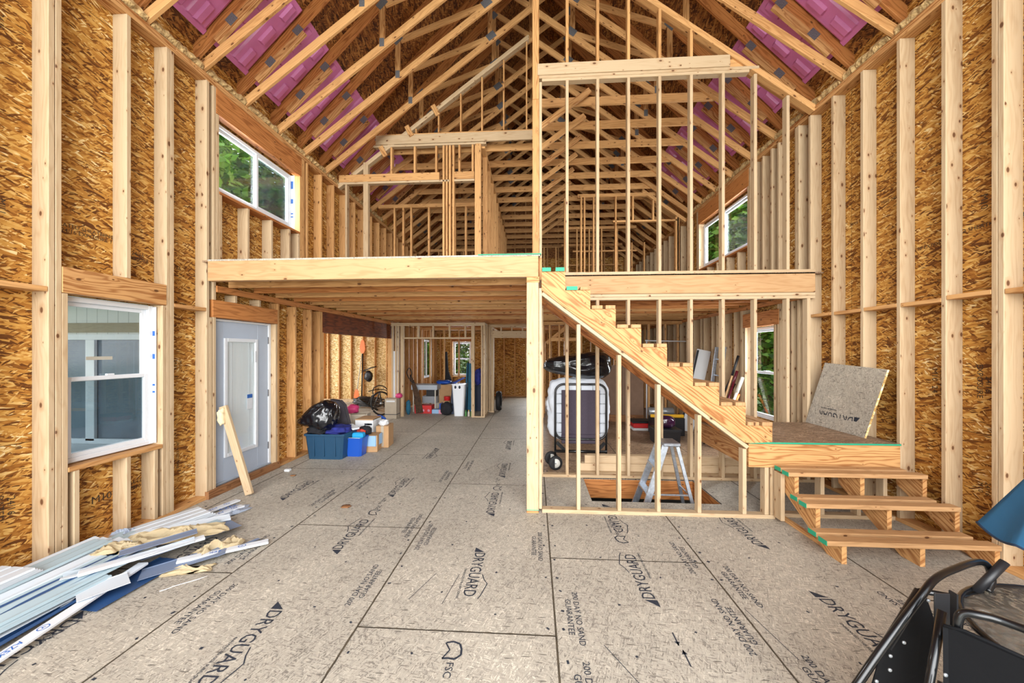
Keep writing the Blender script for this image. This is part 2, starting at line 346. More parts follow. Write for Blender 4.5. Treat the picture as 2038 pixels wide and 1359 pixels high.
# ------------------------------------------------------------------ floor
SHX = [-1.09 + 1.2192 * i for i in range(-6, 5)]
HOLE = (0.65, 2.08, 4.19, 4.96)
floor = structure('floor')
def floor_sheets(back):
    bm = bmesh.new(); g = 0.006
    offs = {0: 2.66, 1: 3.447, 2: 2.19, 3: 3.017}
    for i in range(len(SHX) - 1):
        x0, x1 = SHX[i], SHX[i + 1]
        k = i - 4
        base = offs.get(k, 2.66 if i % 2 else 3.9)
        ys = [base + 2.4384 * n for n in range(-3, 6)]
        for n in range(len(ys) - 1):
            y0, y1 = max(ys[n], -1.4), min(ys[n + 1], YB + 0.1)
            if y1 <= y0 + .01: continue
            if x1 <= XL - 0.2 and y0 < 6.1: y0 = 6.1
            if y1 <= y0 + .01: continue
            a, b = max(x0, -8.6) + g, min(x1, XR + 0.15) - g
            c_, d_ = y0 + g, y1 - g
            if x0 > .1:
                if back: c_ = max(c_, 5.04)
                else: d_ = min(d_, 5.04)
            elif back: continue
            if d_ <= c_ + .005: continue
            pieces = [(a, b, c_, d_)]
            out = []
            for (a, b, c, d) in pieces:
                h = HOLE
                if b <= h[0] or a >= h[1] or d <= h[2] or c >= h[3]: out.append((a, b, c, d)); continue
                if c < h[2]: out.append((a, b, c, h[2]))
                if d > h[3]: out.append((a, b, h[3], d))
                c2, d2 = max(c, h[2]), min(d, h[3])
                if a < h[0]: out.append((a, h[0], c2, d2))
                if b > h[1]: out.append((h[1], b, c2, d2))
            for (a, b, c, d) in out:
                bmesh.ops.create_cube(bm, size=1, matrix=Matrix.Translation(((a + b) / 2, (c + d) / 2, -0.009)) @ Matrix.Diagonal((b - a, d - c, 0.018, 1)))
    return bm
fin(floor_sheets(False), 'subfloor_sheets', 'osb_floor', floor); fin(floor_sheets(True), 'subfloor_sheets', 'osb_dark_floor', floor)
# joist layer under the sheets closes the gaps; the pit stays open
grid_wall('floor_underlay', 'z', -0.013, 0.009, (-8.6, 3.76), (-1.4, YB), [HOLE], 'black_void', floor)
for n, (a, b) in {'pit_joist': ((HOLE[0] - .03, 4.96, -0.27), (HOLE[1] + .03, 5.0, -0.019)), 'pit_joist_front': ((HOLE[0] - .03, 4.15, -0.27), (HOLE[1] + .03, 4.19, -0.019))}.items():
    bx('floor_joist', a, b, 'pine_dark', floor)
bx('floor_joist', (HOLE[0] - .04, 4.19, -.27), (HOLE[0], 4.96, -.019), 'pine_dark', floor); bx('floor_joist', (HOLE[1], 4.19, -.27), (HOLE[1] + .04, 4.96, -.019), 'pine_dark', floor)
tag(fin((lambda bm: (bmesh.ops.create_grid(bm, x_segments=1, y_segments=1, size=3, matrix=Matrix.Translation((1.3, 4.5, -0.95))), bm)[1])(bmesh.new()), 'crawlspace_ground', 'soil'), kind='structure')
tag(fin((lambda bm: (bmesh.ops.create_grid(bm, x_segments=1, y_segments=1, size=90, matrix=Matrix.Translation((0, 10, -1.0))), bm)[1])(bmesh.new()), 'lawn', 'lawn'), kind='structure')

# nail heads and scuffs scattered on the sheets: flat dark marks printed on the boards
def nail_marks():
    bm = bmesh.new(); r = random.Random(3)
    for x in SHX[3:9]:
        for n in range(46):
            y = 1.2 + n * 0.2 + r.uniform(-.05, .05)
            for s in (-1, 1):
                if r.random() < .55: continue
                add_flat(bm, x + s * r.uniform(.03, .06), y, r.uniform(.006, .012), r.uniform(.006, .012), r)
        for n in range(34):
            xx = x + (0.4064 if n % 2 else 0.8128) + r.uniform(-.04, .04)
            add_flat(bm, xx, 1.2 + n * .27 + r.uniform(-.09, .09), r.uniform(.005, .01), r.uniform(.005, .01), r)
    return bm
def add_flat(bm, x, y, a, b, r):
    if HOLE[0] - .02 < x < HOLE[1] + .02 and HOLE[2] - .02 < y < HOLE[3] + .02: return
    t = r.uniform(0, 3); c, s = math.cos(t), math.sin(t)
    vs = [bm.verts.new((x + c * u - s * v, y + s * u + c * v, 0.0012)) for u, v in ((-a, -b), (a, -b), (a, b), (-a, b))]
    bm.faces.new(vs)
tag(fin(nail_marks(), 'nail_marks', 'ink', floor), kind='stuff')

def seam_dirt():
    bm = bmesh.new(); r = random.Random(5)
    def line(x0, y0, x1, y1, wd, n):
        ax = Vector((x1 - x0, y1 - y0)); nn = Vector((-ax.y, ax.x)).normalized(); pv = None
        for i in range(n + 1):
            t = i / n; p = Vector((x0, y0)) + ax * t; w_ = wd * r.uniform(.35, 1.0); q = p + nn * r.uniform(-.001, .001)
            a, b = bm.verts.new((q.x + nn.x * w_, q.y + nn.y * w_, .0009)), bm.verts.new((q.x - nn.x * w_, q.y - nn.y * w_, .0009))
            if pv: bm.faces.new((pv[0], pv[1], b, a))
            pv = (a, b)
    offs = {0: 2.66, 1: 3.447, 2: 2.19, 3: 3.017}
    for i, x in enumerate(SHX):
        if x < XL or x > XR: continue
        if HOLE[0] < x < HOLE[1]: line(x, -1.3, x, HOLE[2] - .02, .0070, 160); line(x, HOLE[3] + .02, x, 13.8, .0070, 160)
        else: line(x, -1.3, x, 13.8, .0070, 400)
    for i in range(3, len(SHX) - 1):
        k = i - 4; base = offs.get(k, 2.66 if i % 2 else 3.9)
        for n in range(-1, 5):
            y = base + 2.4384 * n; x0, x1 = max(SHX[i], XL), min(SHX[i + 1], XR)
            if HOLE[2] < y < HOLE[3] and x0 < HOLE[1] and x1 > HOLE[0]:
                if x0 < HOLE[0] - .05: line(x0, y, HOLE[0] - .02, y, .0050, 30)
                if x1 > HOLE[1] + .05: line(HOLE[1] + .02, y, x1, y, .0050, 30)
            else: line(x0, y, x1, y, .0050, 60)
    return bm
plain('seam_brown', '#4c4233', .95, noise=.3, nscale=30)
fin(seam_dirt(), 'seam_dirt', 'seam_brown', floor)
def ink_poly(bm, pts, origin, X, Y, z=0.001):
    vs = [bm.verts.new(Vector(origin) + Vector(X) * u + Vector(Y) * v + Vector((0, 0, 0))) for u, v in pts]
    bm.faces.new(vs)
def stroke(bm, pts, wd, origin, X, Y):
    X = Vector(X); Y = Vector(Y); o = Vector(origin)
    for (a, b), (c, d) in zip(pts, pts[1:]):
        t = Vector((c - a, d - b)); n = Vector((-t.y, t.x)).normalized() * wd / 2
        bm.faces.new([bm.verts.new(o + X * u + Y * v) for u, v in ((a + n.x, b + n.y), (a - n.x, b - n.y), (c - n.x, d - n.y), (c + n.x, d + n.y))])
def dryguard(x, y, dirn, length=0.62, parent=None, frame=None, mat='ink'):
    """▲DRYGUARD with the roof line over GUARD; reading direction dirn along y"""
    if frame: o, X, Y = frame
    else: o = Vector((x, y, 0.0012)); X = Vector((0, dirn, 0)); Y = Vector((-dirn, 0, 0))
    s = length / 0.62; par = parent or floor
    text('printed_brand_mark', 'DRYGUARD', Vector(o) + Vector(X) * .04 * s, X, Y, 0.128 * s, mat, par, ext=0.0003, sx=0.80)
    bm = bmesh.new()
    ink_poly(bm, [(-.315 * s, -.045 * s), (-.245 * s, -.045 * s), (-.245 * s, .04 * s)], o, X, Y)
    stroke(bm, [(.06 * s, .065 * s), (.12 * s, .085 * s), (.17 * s, .115 * s), (.30 * s, .085 * s), (.335 * s, .07 * s)], .007 * s, o, X, Y)
    fin(bm, 'printed_brand_line', mat, par)
    text('printed_subtitle', 'ENHANCED OSB SUBFLOORING', Vector(o) + Vector(X) * .17 * s - Vector(Y) * .075 * s, X, Y, 0.024 * s, mat, par, ext=0.0002)
def tree_mark(x, y, dirn):
    o = Vector((x, y, 0.0012)); X = Vector((0, dirn, 0)); Y = Vector((-dirn, 0, 0)); bm = bmesh.new()
    pts = [(-.05, -.05), (-.06, -.01), (-.045, .03), (-.01, .045), (.03, .05), (.06, .02), (.055, -.02), (.06, -.05)]
    stroke(bm, pts, .012, o, X, Y); stroke(bm, [(-.05, -.055), (.0, -.02), (.06, -.05)], .008, o, X, Y)
    fin(bm, 'printed_tree_mark', 'ink', floor)
    text('printed_fsc', 'FSC', o + X * .13, X, Y, .06, 'ink', floor, ext=.0002)
    text('printed_fsc_line', 'FSC C016332\nMIX', o + X * .3 + Y * .02, X, Y, .03, 'ink', floor, ext=.0002)
def guarantee(x, y, dirn, side):
    o = Vector((x, y, 0.0012)); X = Vector((0, dirn, 0)); Y = Vector((-dirn, 0, 0))
    text('printed_guarantee', '200 DAY NO SAND\nGUARANTEE', o, X, Y, .055, 'ink', floor, ext=.0002)
for c, y, d in ((-1.69, 2.06, -1), (-1.69, 3.27, 1), (-1.69, 4.47, 1), (-0.46, 2.82, -1), (-0.46, 4.05, 1), (-0.44, 5.2, 1), (0.79, 2.79, 1), (0.79, 1.5, 1), (1.97, 3.57, 1), (1.98, 2.4, -1),
                (-2.9, 1.9, -1), (-2.9, 2.85, 1), (-2.9, 4.3, 1), (-1.69, 6.0, -1), (-0.46, 6.6, 1), (0.79, 3.8, -1)):
    dryguard(c, y, d)
for c, y, d in ((-.46, 2.05, -1), (-.46, 1.55, -1), (-2.9, 2.3, -1), (.78, 3.35, 1), (-1.69, 3.75, 1), (-.46, 4.5, 1)): tree_mark(c, y, d)
for x, y, d in ((-1.22, 2.6, 1), (-1.2, 3.5, -1), (-.98, 3.3, 1), (0.25, 2.36, -1), (0.25, 1.78, -1), (1.25, 2.35, 1), (1.47, 2.75, -1), (1.24, 3.1, 1), (1.47, 1.9, -1), (-2.42, 3.0, 1), (-2.2, 2.3, -1),
                (-2.42, 4.1, 1), (-1.2, 4.9, 1), (-.98, 5.4, -1), (0.02, 3.2, -1), (0.02, 4.3, 1), (2.45, 2.5, 1), (2.7, 2.3, 1), (-2.2, 4.6, -1)):
    guarantee(x, y, d, 1)
def arrows():
    bm = bmesh.new()
    for x, y0, y1 in ((.83, 2.16, 2.26), (.84, 2.13, 2.02)):
        o = Vector((0, 0, .0012)); X = Vector((1, 0, 0)); Y = Vector((0, 1, 0)); s = 1 if y0 > y1 else -1
        stroke(bm, [(x, y0), (x, y1)], .008, o, X, Y); ink_poly(bm, [(x - .016, y0 - s * .03), (x + .016, y0 - s * .03), (x, y0)], o, X, Y)
    for (a, b), (c, d) in (((.40, 2.14), (.62, 1.75)), ((-.62, 2.42), (-.57, 2.75)), ((-.86, 2.45), (-.75, 2.75)), ((1.38, 2.5), (1.45, 2.1))):
        stroke(bm, [(a, b), (c, d)], .004, Vector((0, 0, .0012)), Vector((1, 0, 0)), Vector((0, 1, 0)))
    return bm
fin(arrows(), 'printed_arrow', 'ink', floor)

# ------------------------------------------------------------------ windows
WN = [0]
def window(plane, pos, u0, u1, z0, z1, kind, inward, screen=False, name=None, green=False):
    """plane 'x': u is y; plane 'y': u is x. inward = direction towards the room along the plane axis"""
    WN[0] += 1; r = structure(name or 'window_%d' % WN[0])
    def B(n, ua, ub, za, zb, da, db, mat='vinyl_white', par=r, bev=.003):
        a, b = pos + inward * da, pos + inward * db
        return bx(n, (a, ua, za), (b, ub, zb), mat, par, bev) if plane == 'x' else bx(n, (ua, a, za), (ub, b, zb), mat, par, bev)
    f = .04; D = .075
    B('window_frame', u0, u0 + f, z0, z1, 0, D); B('window_frame', u1 - f, u1, z0, z1, 0, D); B('window_frame', u0 + f, u1 - f, z1 - f, z1, 0, D); B('window_frame', u0 + f, u1 - f, z0, z0 + f, 0, D)
    a0, a1, b0, b1 = u0 + f, u1 - f, z0 + f, z1 - f
    def sash(ua, ub, za, zb, d, s=.035, scr=False):
        n = B('sash', ua, ua + s, za, zb, d, d + .028); B('sash', ub - s, ub, za, zb, d, d + .028); B('sash', ua + s, ub - s, zb - s, zb, d, d + .028); B('sash', ua + s, ub - s, za, za + s, d, d + .028)
        B('pane', ua + s, ub - s, za + s, zb - s, d + .012, d + .016, 'window_glass', bev=0)
        if scr: B('insect_screen', ua + s, ub - s, za + s, zb - s, d - .012, d - .011, 'screen_mesh', bev=0)
    if kind == 'hung':
        m = (b0 + b1) / 2
        sash(a0, a1, m - .02, b1, .012); sash(a0, a1, b0, m + .02, .042, scr=screen); B('sash_lock', (a0 + a1) / 2 - .03, (a0 + a1) / 2 + .03, m + .02, m + .035, .045, .068)
    elif kind == 'slider':
        m = (a0 + a1) / 2
        if plane == 'x' and inward > 0 or True: sash(a0, m + .02, b0, b1, .012); sash(m - .02, a1, b0, b1, .042, scr=screen)
    else: sash(a0, a1, b0, b1, .02)
    return r

# ------------------------------------------------------------------ side walls
def studs(par, plane, ypos, z0, z1, mat='spruce', x0=None, x1=None):
    for y in ypos:
        a = z0(y) if callable(z0) else z0; b = z1(y) if callable(z1) else z1
        if plane == 'L': bx('stud', (XL - DZ, y, a), (XL, y + T, b), mat, par)
        else: bx('stud', (XR, y, a), (XR + DZ, y + T, b), mat, par)

wl = structure('wall_left')
# openings: low window, patio door, wide opening to the side room, high window, far window
LWIN = (2.712, 3.456, 0.76, 2.16); LDOOR = (4.0, 5.07, 0.0, 2.09); LOPEN = (6.25, 9.46, 0.0, 2.03); LHIGH = (4.13, 5.62, 3.62, 4.47); LFAR = (12.2, 13.45, 0.75, 2.12)
grid_wall('sheathing', 'x', XL - DZ - .012, .012, (-1.2, YB), (-.3, 5.2), [LWIN, LDOOR, (LOPEN[0], LOPEN[1], -.01, LOPEN[3]), LHIGH, LFAR], 'osb_wall', wl)
for a, b in ((-1.2, 4.0), (5.07, 6.25), (9.46, YB)): bx('bottom_plate', (XL - DZ, a, 0), (XL, b, T), 'spruce_warm', wl)
for z in (TOP, TOP + T):
    for a, b in ((-1.2, 3.6), (3.6, 8.4), (8.4, YB)): bx('top_plate', (XL - DZ, a, z), (XL, b, z + T), 'pine', wl)
studs(wl, 'L', [-.8, -.4, 0, .4, .8, 1.2, 1.6, 2.0, 2.18, 2.592, 2.635, 3.50, 3.54, 3.954, 4.041], T, TOP)
studs(wl, 'L', [2.6745, 3.4600], T, 2.16); studs(wl, 'L', [3.134], 2.372, TOP)
studs(wl, 'L', [2.75, 3.134, 3.38], T, .722); bx('window_sill_plate', (XL - DZ, 2.713, .722), (XL + .004, 3.459, .76), 'spruce_warm', wl)
bx('header', (XL - .095, 2.6745, 2.163), (XL + .003, 3.498, 2.37), 'pine', wl)
# door framing
studs(wl, 'L', [5.072], T, 2.09); studs(wl, 'L', [5.112, 5.50, 5.90, 6.16, 6.205], T, 2.392, 'spruce_warm'); studs(wl, 'L', [3.993], T, 2.09)
bx('header', (XL - .095, 4.0335, 2.095), (XL + .003, 5.108, 2.30), 'pine_dark', wl)
studs(wl, 'L', [4.35, 4.75], 2.302, 2.392)
studs(wl, 'L', [6.21 + .04], T, 2.03, 'spruce_warm')
bx('ledger', (XL - .02, 4.082, 2.394), (XL + .012, 10.0, 2.47), 'pine_dark', wl)
bx('lvl_header', (XL - .10, 6.25, 2.03), (XL + .004, 9.46, 2.392), 'lvl', wl)
studs(wl, 'L', [9.46, 9.5, 9.9, 10.3, 10.7, 11.1, 11.5, 11.9, 12.15], T, 2.42, 'spruce_warm'); studs(wl, 'L', [13.45, 13.8], T, 2.42, 'spruce_warm'); studs(wl, 'L', [12.5, 12.9, 13.3], 2.14, 2.42, 'spruce_warm'); studs(wl, 'L', [12.5, 12.9, 13.3], T, .74, 'spruce_warm')
# upper storey on the left wall: high window
U0 = DECK + T
bx('bottom_plate', (XL - DZ, 4.082, DECK), (XL, YB, U0), 'spruce_warm', wl)
bx('header', (XL - .10, 4.082, 4.50), (XL + .003, 5.66, TOP), 'pine_dark', wl)
studs(wl, 'L', [4.085], U0, 4.50); studs(wl, 'L', [5.622], U0, 4.50, 'spruce_warm')
bx('window_sill_plate', (XL - DZ, 4.126, 3.565), (XL + .003, 5.62, 3.60), 'pine_dark', wl)
studs(wl, 'L', [4.128, 4.55, 4.98, 5.36, 5.58], U0, 3.565)
studs(wl, 'L', [5.663, 5.702, 5.80, 6.20, 6.60, 7.04, 7.40, 7.8, 8.2, 8.6, 9.0, 9.4, 9.8, 10.2, 10.6, 11.0, 11.4, 11.8, 12.2, 12.6, 13.0, 13.4], U0, TOP, 'spruce_warm')
for y in (2.233, 2.673 - .4 + .0): pass
bx('blocking', (XL - DZ, 2.22, 2.158), (XL, 2.59, 2.196), 'spruce_warm', wl); bx('blocking', (XL - DZ, 3.58, 2.155), (XL, 3.952, 2.193), 'spruce_warm', wl)
bx('blocking', (XL - DZ, 1.64, 2.158), (XL, 2.0, 2.196), 'spruce_warm', wl)
for y in (5.25,): pass
bx('door_sill', (XL - .02, 3.95, 0), (XL + .03, 5.12, .09), 'sill_wood', wl)
wnd = window('x', XL - DZ - .02, LWIN[0] + .012, LWIN[1] - .012, LWIN[2] + .012, LWIN[3] - .012, 'hung', 1, screen=True)
window('x', XL - DZ - .02, LHIGH[0] + .012, LHIGH[1] - .08, LHIGH[2] + .012, LHIGH[3] - .012, 'slider', 1, screen=True)
window('x', XL - DZ - .02, LFAR[0] + .012, LFAR[1] - .012, LFAR[2] + .012, LFAR[3] - .012, 'slider', 1)

wr = structure('wall_right')
RWIN = (5.78, 6.52, 0.60, 2.10); RHIGH = (6.55, 8.28, 3.52, 4.46)
grid_wall('sheathing', 'x', XR + DZ, .012, (-1.2, YB), (-.3, 5.2), [RWIN, RHIGH], 'osb_wall', wr)
bx('bottom_plate', (XR, -1.2, 0), (XR + DZ, YB, T), 'spruce_warm', wr)
for z in (TOP, TOP + T):
    for a, b in ((-1.2, 3.0), (3.0, 7.8), (7.8, YB)): bx('top_plate', (XR, a, z), (XR + DZ, b, z + T), 'pine', wr)
ys = [-.55, -.15, .25, .65, 1.05, 1.45, 1.85, 2.25, 2.65, 3.052, 3.093, 3.452, 3.855, 4.263, 4.664, 5.034]
studs(wr, 'R', ys, T, TOP)
bx('blocking', (XR, 2.69, 2.14), (XR + DZ, 3.05, 2.178), 'spruce_warm', wr)
for a, b, z in ((3.133, 3.45, 2.15), (3.49, 3.853, 2.135), (3.893, 4.261, 2.138), (4.301, 4.662, 2.136), (4.702, 5.032, 2.140)): bx('blocking', (XR, a, z), (XR + DZ, b, z + T), 'spruce_warm', wr)
studs(wr, 'R', [5.25, 5.37, 5.50, 5.62, 5.66, 6.6, 6.64, 6.86, 7.2, 7.5, 7.7, 8.05, 8.2, 8.55, 8.95, 9.35, 9.75, 10.15, 10.55, 10.95, 11.35, 11.75, 12.15, 12.6, 13.0, 13.4], T, 2.42)
bx('header', (XR - .003, 5.66, 2.10), (XR + .10, 6.6, 2.33), 'pine_dark', wr); studs(wr, 'R', [5.74, 6.53], T, 2.10); studs(wr, 'R', [6.1], T, .58)
bx('ledger', (XR - .012, 5.09, 2.40), (XR + .02, YB, 2.47), 'pine_dark', wr)
bx('bottom_plate', (XR, 5.08, DECK), (XR + DZ, YB, U0), 'spruce_warm', wr)
studs(wr, 'R', [5.25, 5.29, 5.66, 5.82, 6.04, 6.22, 6.39, 8.34, 8.38, 8.9, 9.3, 9.7, 10.1, 10.5, 10.9, 11.3, 11.7, 12.1, 12.5, 12.9, 13.3], U0, TOP)
studs(wr, 'R', [6.43], U0, 4.50); studs(wr, 'R', [8.30], U0, 4.50); bx('header', (XR - .003, 6.43, 4.50), (XR + .10, 8.34, TOP), 'pine_dark', wr)
bx('window_sill_plate', (XR - .003, 6.47, 3.465), (XR + DZ, 8.30, 3.50), 'pine_dark', wr); studs(wr, 'R', [6.75, 7.12, 7.5, 7.9, 8.2], U0, 3.465)
window('x', XR + DZ + .02, RWIN[0] + .012, RWIN[1] - .012, RWIN[2] + .012, RWIN[3] - .012, 'hung', -1)
window('x', XR + DZ + .02, RHIGH[0] + .012, RHIGH[1] - .012, RHIGH[2] + .012, RHIGH[3] - .012, 'slider', -1)

# ------------------------------------------------------------------ far gable wall and side room
def zb(x): return 4.94 + .735 * (x + 3.7 if x < XC else 3.58 - x)       # underside of the sloping bottom chords
def zd(x): return 5.33 + 1.0 * (x - XL if x < XC else XR - x)            # underside of the roof deck
wb = structure('wall_back')
BW = [(-3.11, -2.40, 0.75, 2.07), (-0.30, 0.40, 0.75, 2.07)]
grid_wall('sheathing', 'y', YB, .012, (XL - DZ, XR + DZ), (-.3, 5.2), BW, 'osb_wall', wb)
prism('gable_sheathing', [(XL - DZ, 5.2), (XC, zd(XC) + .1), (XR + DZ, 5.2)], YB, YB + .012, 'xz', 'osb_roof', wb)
bx('bottom_plate', (XL, YB - DZ, 0), (XR, YB, T), 'spruce_warm', wb)
for z in (2.38, 2.42, DECK): bx('plate', (XL, YB - DZ, z), (XR, YB, z + T), 'spruce_warm', wb)
for i in range(19):
    x = -3.6 + i * .4064
    if not any(a - .03 < x < b + .01 for a, b, c, d in BW): bx('stud', (x, YB - DZ, T), (x + T, YB, 2.38), 'spruce_warm', wb)
    bx('stud', (x, YB - DZ, U0), (x + T, YB, max(U0 + .2, zb(x))), 'spruce_warm', wb)
for a, b, c, d in BW:
    window('y', YB + .02, a + .01, b - .01, c + .01, d - .01, 'hung', -1)
    bx('header', (a - .05, YB - .10, d), (b + .05, YB + .0, d + .2), 'pine_dark', wb); bx('stud', (a - .04, YB - DZ, T), (a, YB, d), 'spruce_warm', wb); bx('stud', (b, YB - DZ, T), (b + .04, YB, d), 'spruce_warm', wb)
    bx('window_sill_plate', (a, YB - DZ, c - T), (b, YB, c), 'spruce_warm', wb)

ws = structure('wall_side_room')
grid_wall('sheathing', 'y', 11.95, .012, (-8.6, XL - DZ), (-.3, 3.2), [], 'osb_pale', ws)
for x in (-8.3, -7.9, -7.5, -7.1, -6.95, -6.56, -6.15, -5.74, -5.33, -4.93, -4.53, -4.12): bx('stud', (x, 11.86, T), (x + T, 11.95, 2.75), 'spruce_warm', ws)
bx('bottom_plate', (-8.6, 11.83, 0), (XL - DZ, 11.95, .10), 'spruce', ws); bx('top_plate', (-8.6, 11.86, 2.75), (XL - DZ, 11.95, 2.79), 'spruce', ws)
grid_wall('end_sheathing', 'x', -8.6, .012, (6.1, 11.95), (-.3, 3.2), [(7.0, 11.4, .35, 2.5)], 'osb_pale', ws)
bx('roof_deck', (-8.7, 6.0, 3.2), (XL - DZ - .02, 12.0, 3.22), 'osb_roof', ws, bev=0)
# white sided outside face of the side room with its window, seen through the low window
m, nt_, p_ = newmat('white_siding'); p_.inputs['Base Color'].default_value = (*s2l('#dfe6ec'), 1); p_.inputs['Roughness'].default_value = .5
uvn = N(nt_, 'ShaderNodeUVMap'); sp_ = N(nt_, 'ShaderNodeSeparateXYZ'); L(nt_, uvn.outputs[0], sp_.inputs[0])
g_ = math_(nt_, 'LESS_THAN', math_(nt_, 'FLOORED_MODULO', sp_.outputs[0], .2), .012); L(nt_, mix(nt_, g_, s2l('#e6e8e9'), s2l('#b9bdbf')), p_.inputs['Base Color'])
sr = structure('wall_side_room_outside')
SW = [(-9.3, -6.62, 0.08, 1.98)]
grid_wall('siding', 'y', 6.06, .04, (-9.6, XL - DZ - .03), (-1.0, 3.2), SW, 'white_siding', sr)
lumber('band_wood', s2l('#a79c88'), s2l('#85796a'), knot=.2, ring=.3)
plain('dusk_glass', '#6d7a88', .12, noise=.2, nscale=1.5)
bx('trim_band', (-9.6, 6.03, 2.03), (XL - DZ - .03, 6.06, 2.20), 'band_wood', sr)
bx('window_pane', (-9.3, 6.10, .08), (-6.62, 6.11, 1.98), 'dusk_glass', sr)
for a, b, c, d in ((-9.3, -6.62, 1.90, 2.0), (-9.3, -6.62, .05, .14), (-9.30, -9.22, .1, 2.0), (-6.74, -6.62, .1, 2.0), (-8.00, -7.83, .1, 1.9)):
    bx('window_frame', (a, 6.04, c), (b, 6.09, d), 'vinyl_white', sr)
bx('porch_roof', (-9.6, 3.3, 2.62), (XL - DZ - .03, 6.06, 2.68), 'vinyl_white', sr); bx('porch_roof_beam', (-9.6, 3.3, 2.40), (XL - DZ - .03, 3.40, 2.62), 'vinyl_white', sr)
bx('porch_floor', (-9.6, 3.6, .0), (XL - DZ - .03, 6.05, .04), 'vinyl_white', sr)

# ------------------------------------------------------------------ patio door
dr = structure('door_1', (XL - .10, 4.58, .08))
dx = XL - .12
d0, d1, z0, z1 = 4.075, 5.02, .10, 2.06
def DB(n, y0, y1, a, b, x0, x1, mat, par=dr, bev=.004): return bx(n, (x0, y0, a), (x1, y1, b), mat, par, bev)
DB('door_frame', 4.035, 4.072, .09, 2.09, dx - .04, dx + .05, 'vinyl_white'); DB('door_frame', 5.023, 5.068, .09, 2.09, dx - .04, dx + .05, 'vinyl_white'); DB('door_frame', 4.072, 5.023, 2.062, 2.09, dx - .04, dx + .05, 'vinyl_white')
DB('threshold', 4.035, 5.06, .075, .10, dx - .04, dx + .06, 'vinyl_grey')
DB('door_slab', d0, d0 + .20, z0, z1, dx, dx + .04, 'door_paint'); DB('door_slab', d1 - .20, d1, z0, z1, dx, dx + .04, 'door_paint')
DB('door_slab', d0 + .2, d1 - .2, z1 - .20, z1, dx, dx + .04, 'door_paint', bev=0); DB('door_slab', d0 + .2, d1 - .2, z0, z0 + .28, dx, dx + .04, 'door_paint', bev=0)
g0, g1, h0, h1 = d0 + .2, d1 - .2, z0 + .28, z1 - .2
for a, b, c, d in ((g0, g0 + .045, h0, h1), (g1 - .045, g1, h0, h1), (g0 + .045, g1 - .045, h1 - .045, h1), (g0 + .045, g1 - .045, h0, h0 + .045)): DB('lite_frame', a, b, c, d, dx + .03, dx + .055, 'vinyl_white')
DB('pane', g0 + .04, g1 - .04, h0 + .04, h1 - .04, dx + .036, dx + .039, 'window_glass', bev=0)
def blind():
    bm = bmesh.new(); z = h0 + .05
    while z < h1 - .05:
        bmesh.ops.create_cube(bm, size=1, matrix=Matrix.Translation((dx + .02, (g0 + g1) / 2, z)) @ Matrix.Rotation(math.radians(68), 4, 'Y') @ Matrix.Diagonal((.0135, g1 - g0 - .10, .0006, 1))); z += .0125
    return bm
plain('blind_white', '#eef2f4', .5)
fin(blind(), 'blind', 'blind_white', dr)
for y in (g0 + .13, g1 - .13): DB('blind_cord', y, y + .003, h0 + .05, h1 - .05, dx + .028, dx + .031, 'vinyl_white', bev=0)
for z in (.30, 1.05, 1.80): DB('hinge', d1 - .005, d1 + .015, z, z + .10, dx + .035, dx + .05, 'plate_steel')
DB('blind_slider', g1 - .07, g1 - .045, 1.55, 1.70, dx + .05, dx + .065, 'vinyl_white')
plain('sticker_blue', '#2d62b0', .5)
st = DB('sticker', g1 - .18, g1 - .09, .92, 1.12, dx + .040, dx + .0415, 'vinyl_white', bev=0); DB('sticker_band', g1 - .18, g1 - .09, 1.07, 1.12, dx + .0415, dx + .043, 'sticker_blue', par=st, bev=0)

# ------------------------------------------------------------------ upstairs deck (ceiling of the ground floor)
lf = structure('floor_loft')
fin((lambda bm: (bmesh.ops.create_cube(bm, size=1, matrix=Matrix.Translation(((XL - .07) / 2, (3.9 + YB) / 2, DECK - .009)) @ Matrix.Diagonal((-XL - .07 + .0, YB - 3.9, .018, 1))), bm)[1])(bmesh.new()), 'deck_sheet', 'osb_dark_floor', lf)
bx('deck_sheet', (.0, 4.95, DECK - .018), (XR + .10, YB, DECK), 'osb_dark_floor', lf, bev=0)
bx('rim_beam', (XL + .10, 3.86, 2.482), (.04, 3.90, DECK - .018), 'beam', lf); bx('rim_beam', (XL + .10, 3.90, 2.482), (.04, 3.94, DECK - .018), 'beam', lf)
bx('deck_edge', (XL + .10, 3.862, DECK - .018), (.06, 3.94, DECK), 'osb_floor', lf, bev=0); bx('green_tape', (-.60, 3.85, DECK - .003), (.07, 3.93, DECK + .006), 'green_paint', lf, bev=0)
y = 4.25
while y < YB - .2:
    bx('joist', (XL + .0, y, 2.472), (.04, y + T, DECK - .02), 'pine_dark' if R.random() < .3 else 'spruce_warm', lf)
    if y > 5.1: bx('joist', (.05, y + .02, 2.462), (XR, y + .02 + T, DECK - .02), 'pine_dark' if R.random() < .3 else 'spruce_warm', lf)
    y += .4064
bx('stairwell_beam', (.0, 3.94, 2.46), (.04, 4.98, DECK - .018), 'pine', lf); bx('stairwell_beam', (.04, 3.94, 2.46), (.078, 4.95, DECK - .018), 'pine', lf)
bx('rim_beam', (.08, 4.95, 2.462), (XR - .0, 4.99, DECK - .0), 'beam', lf)

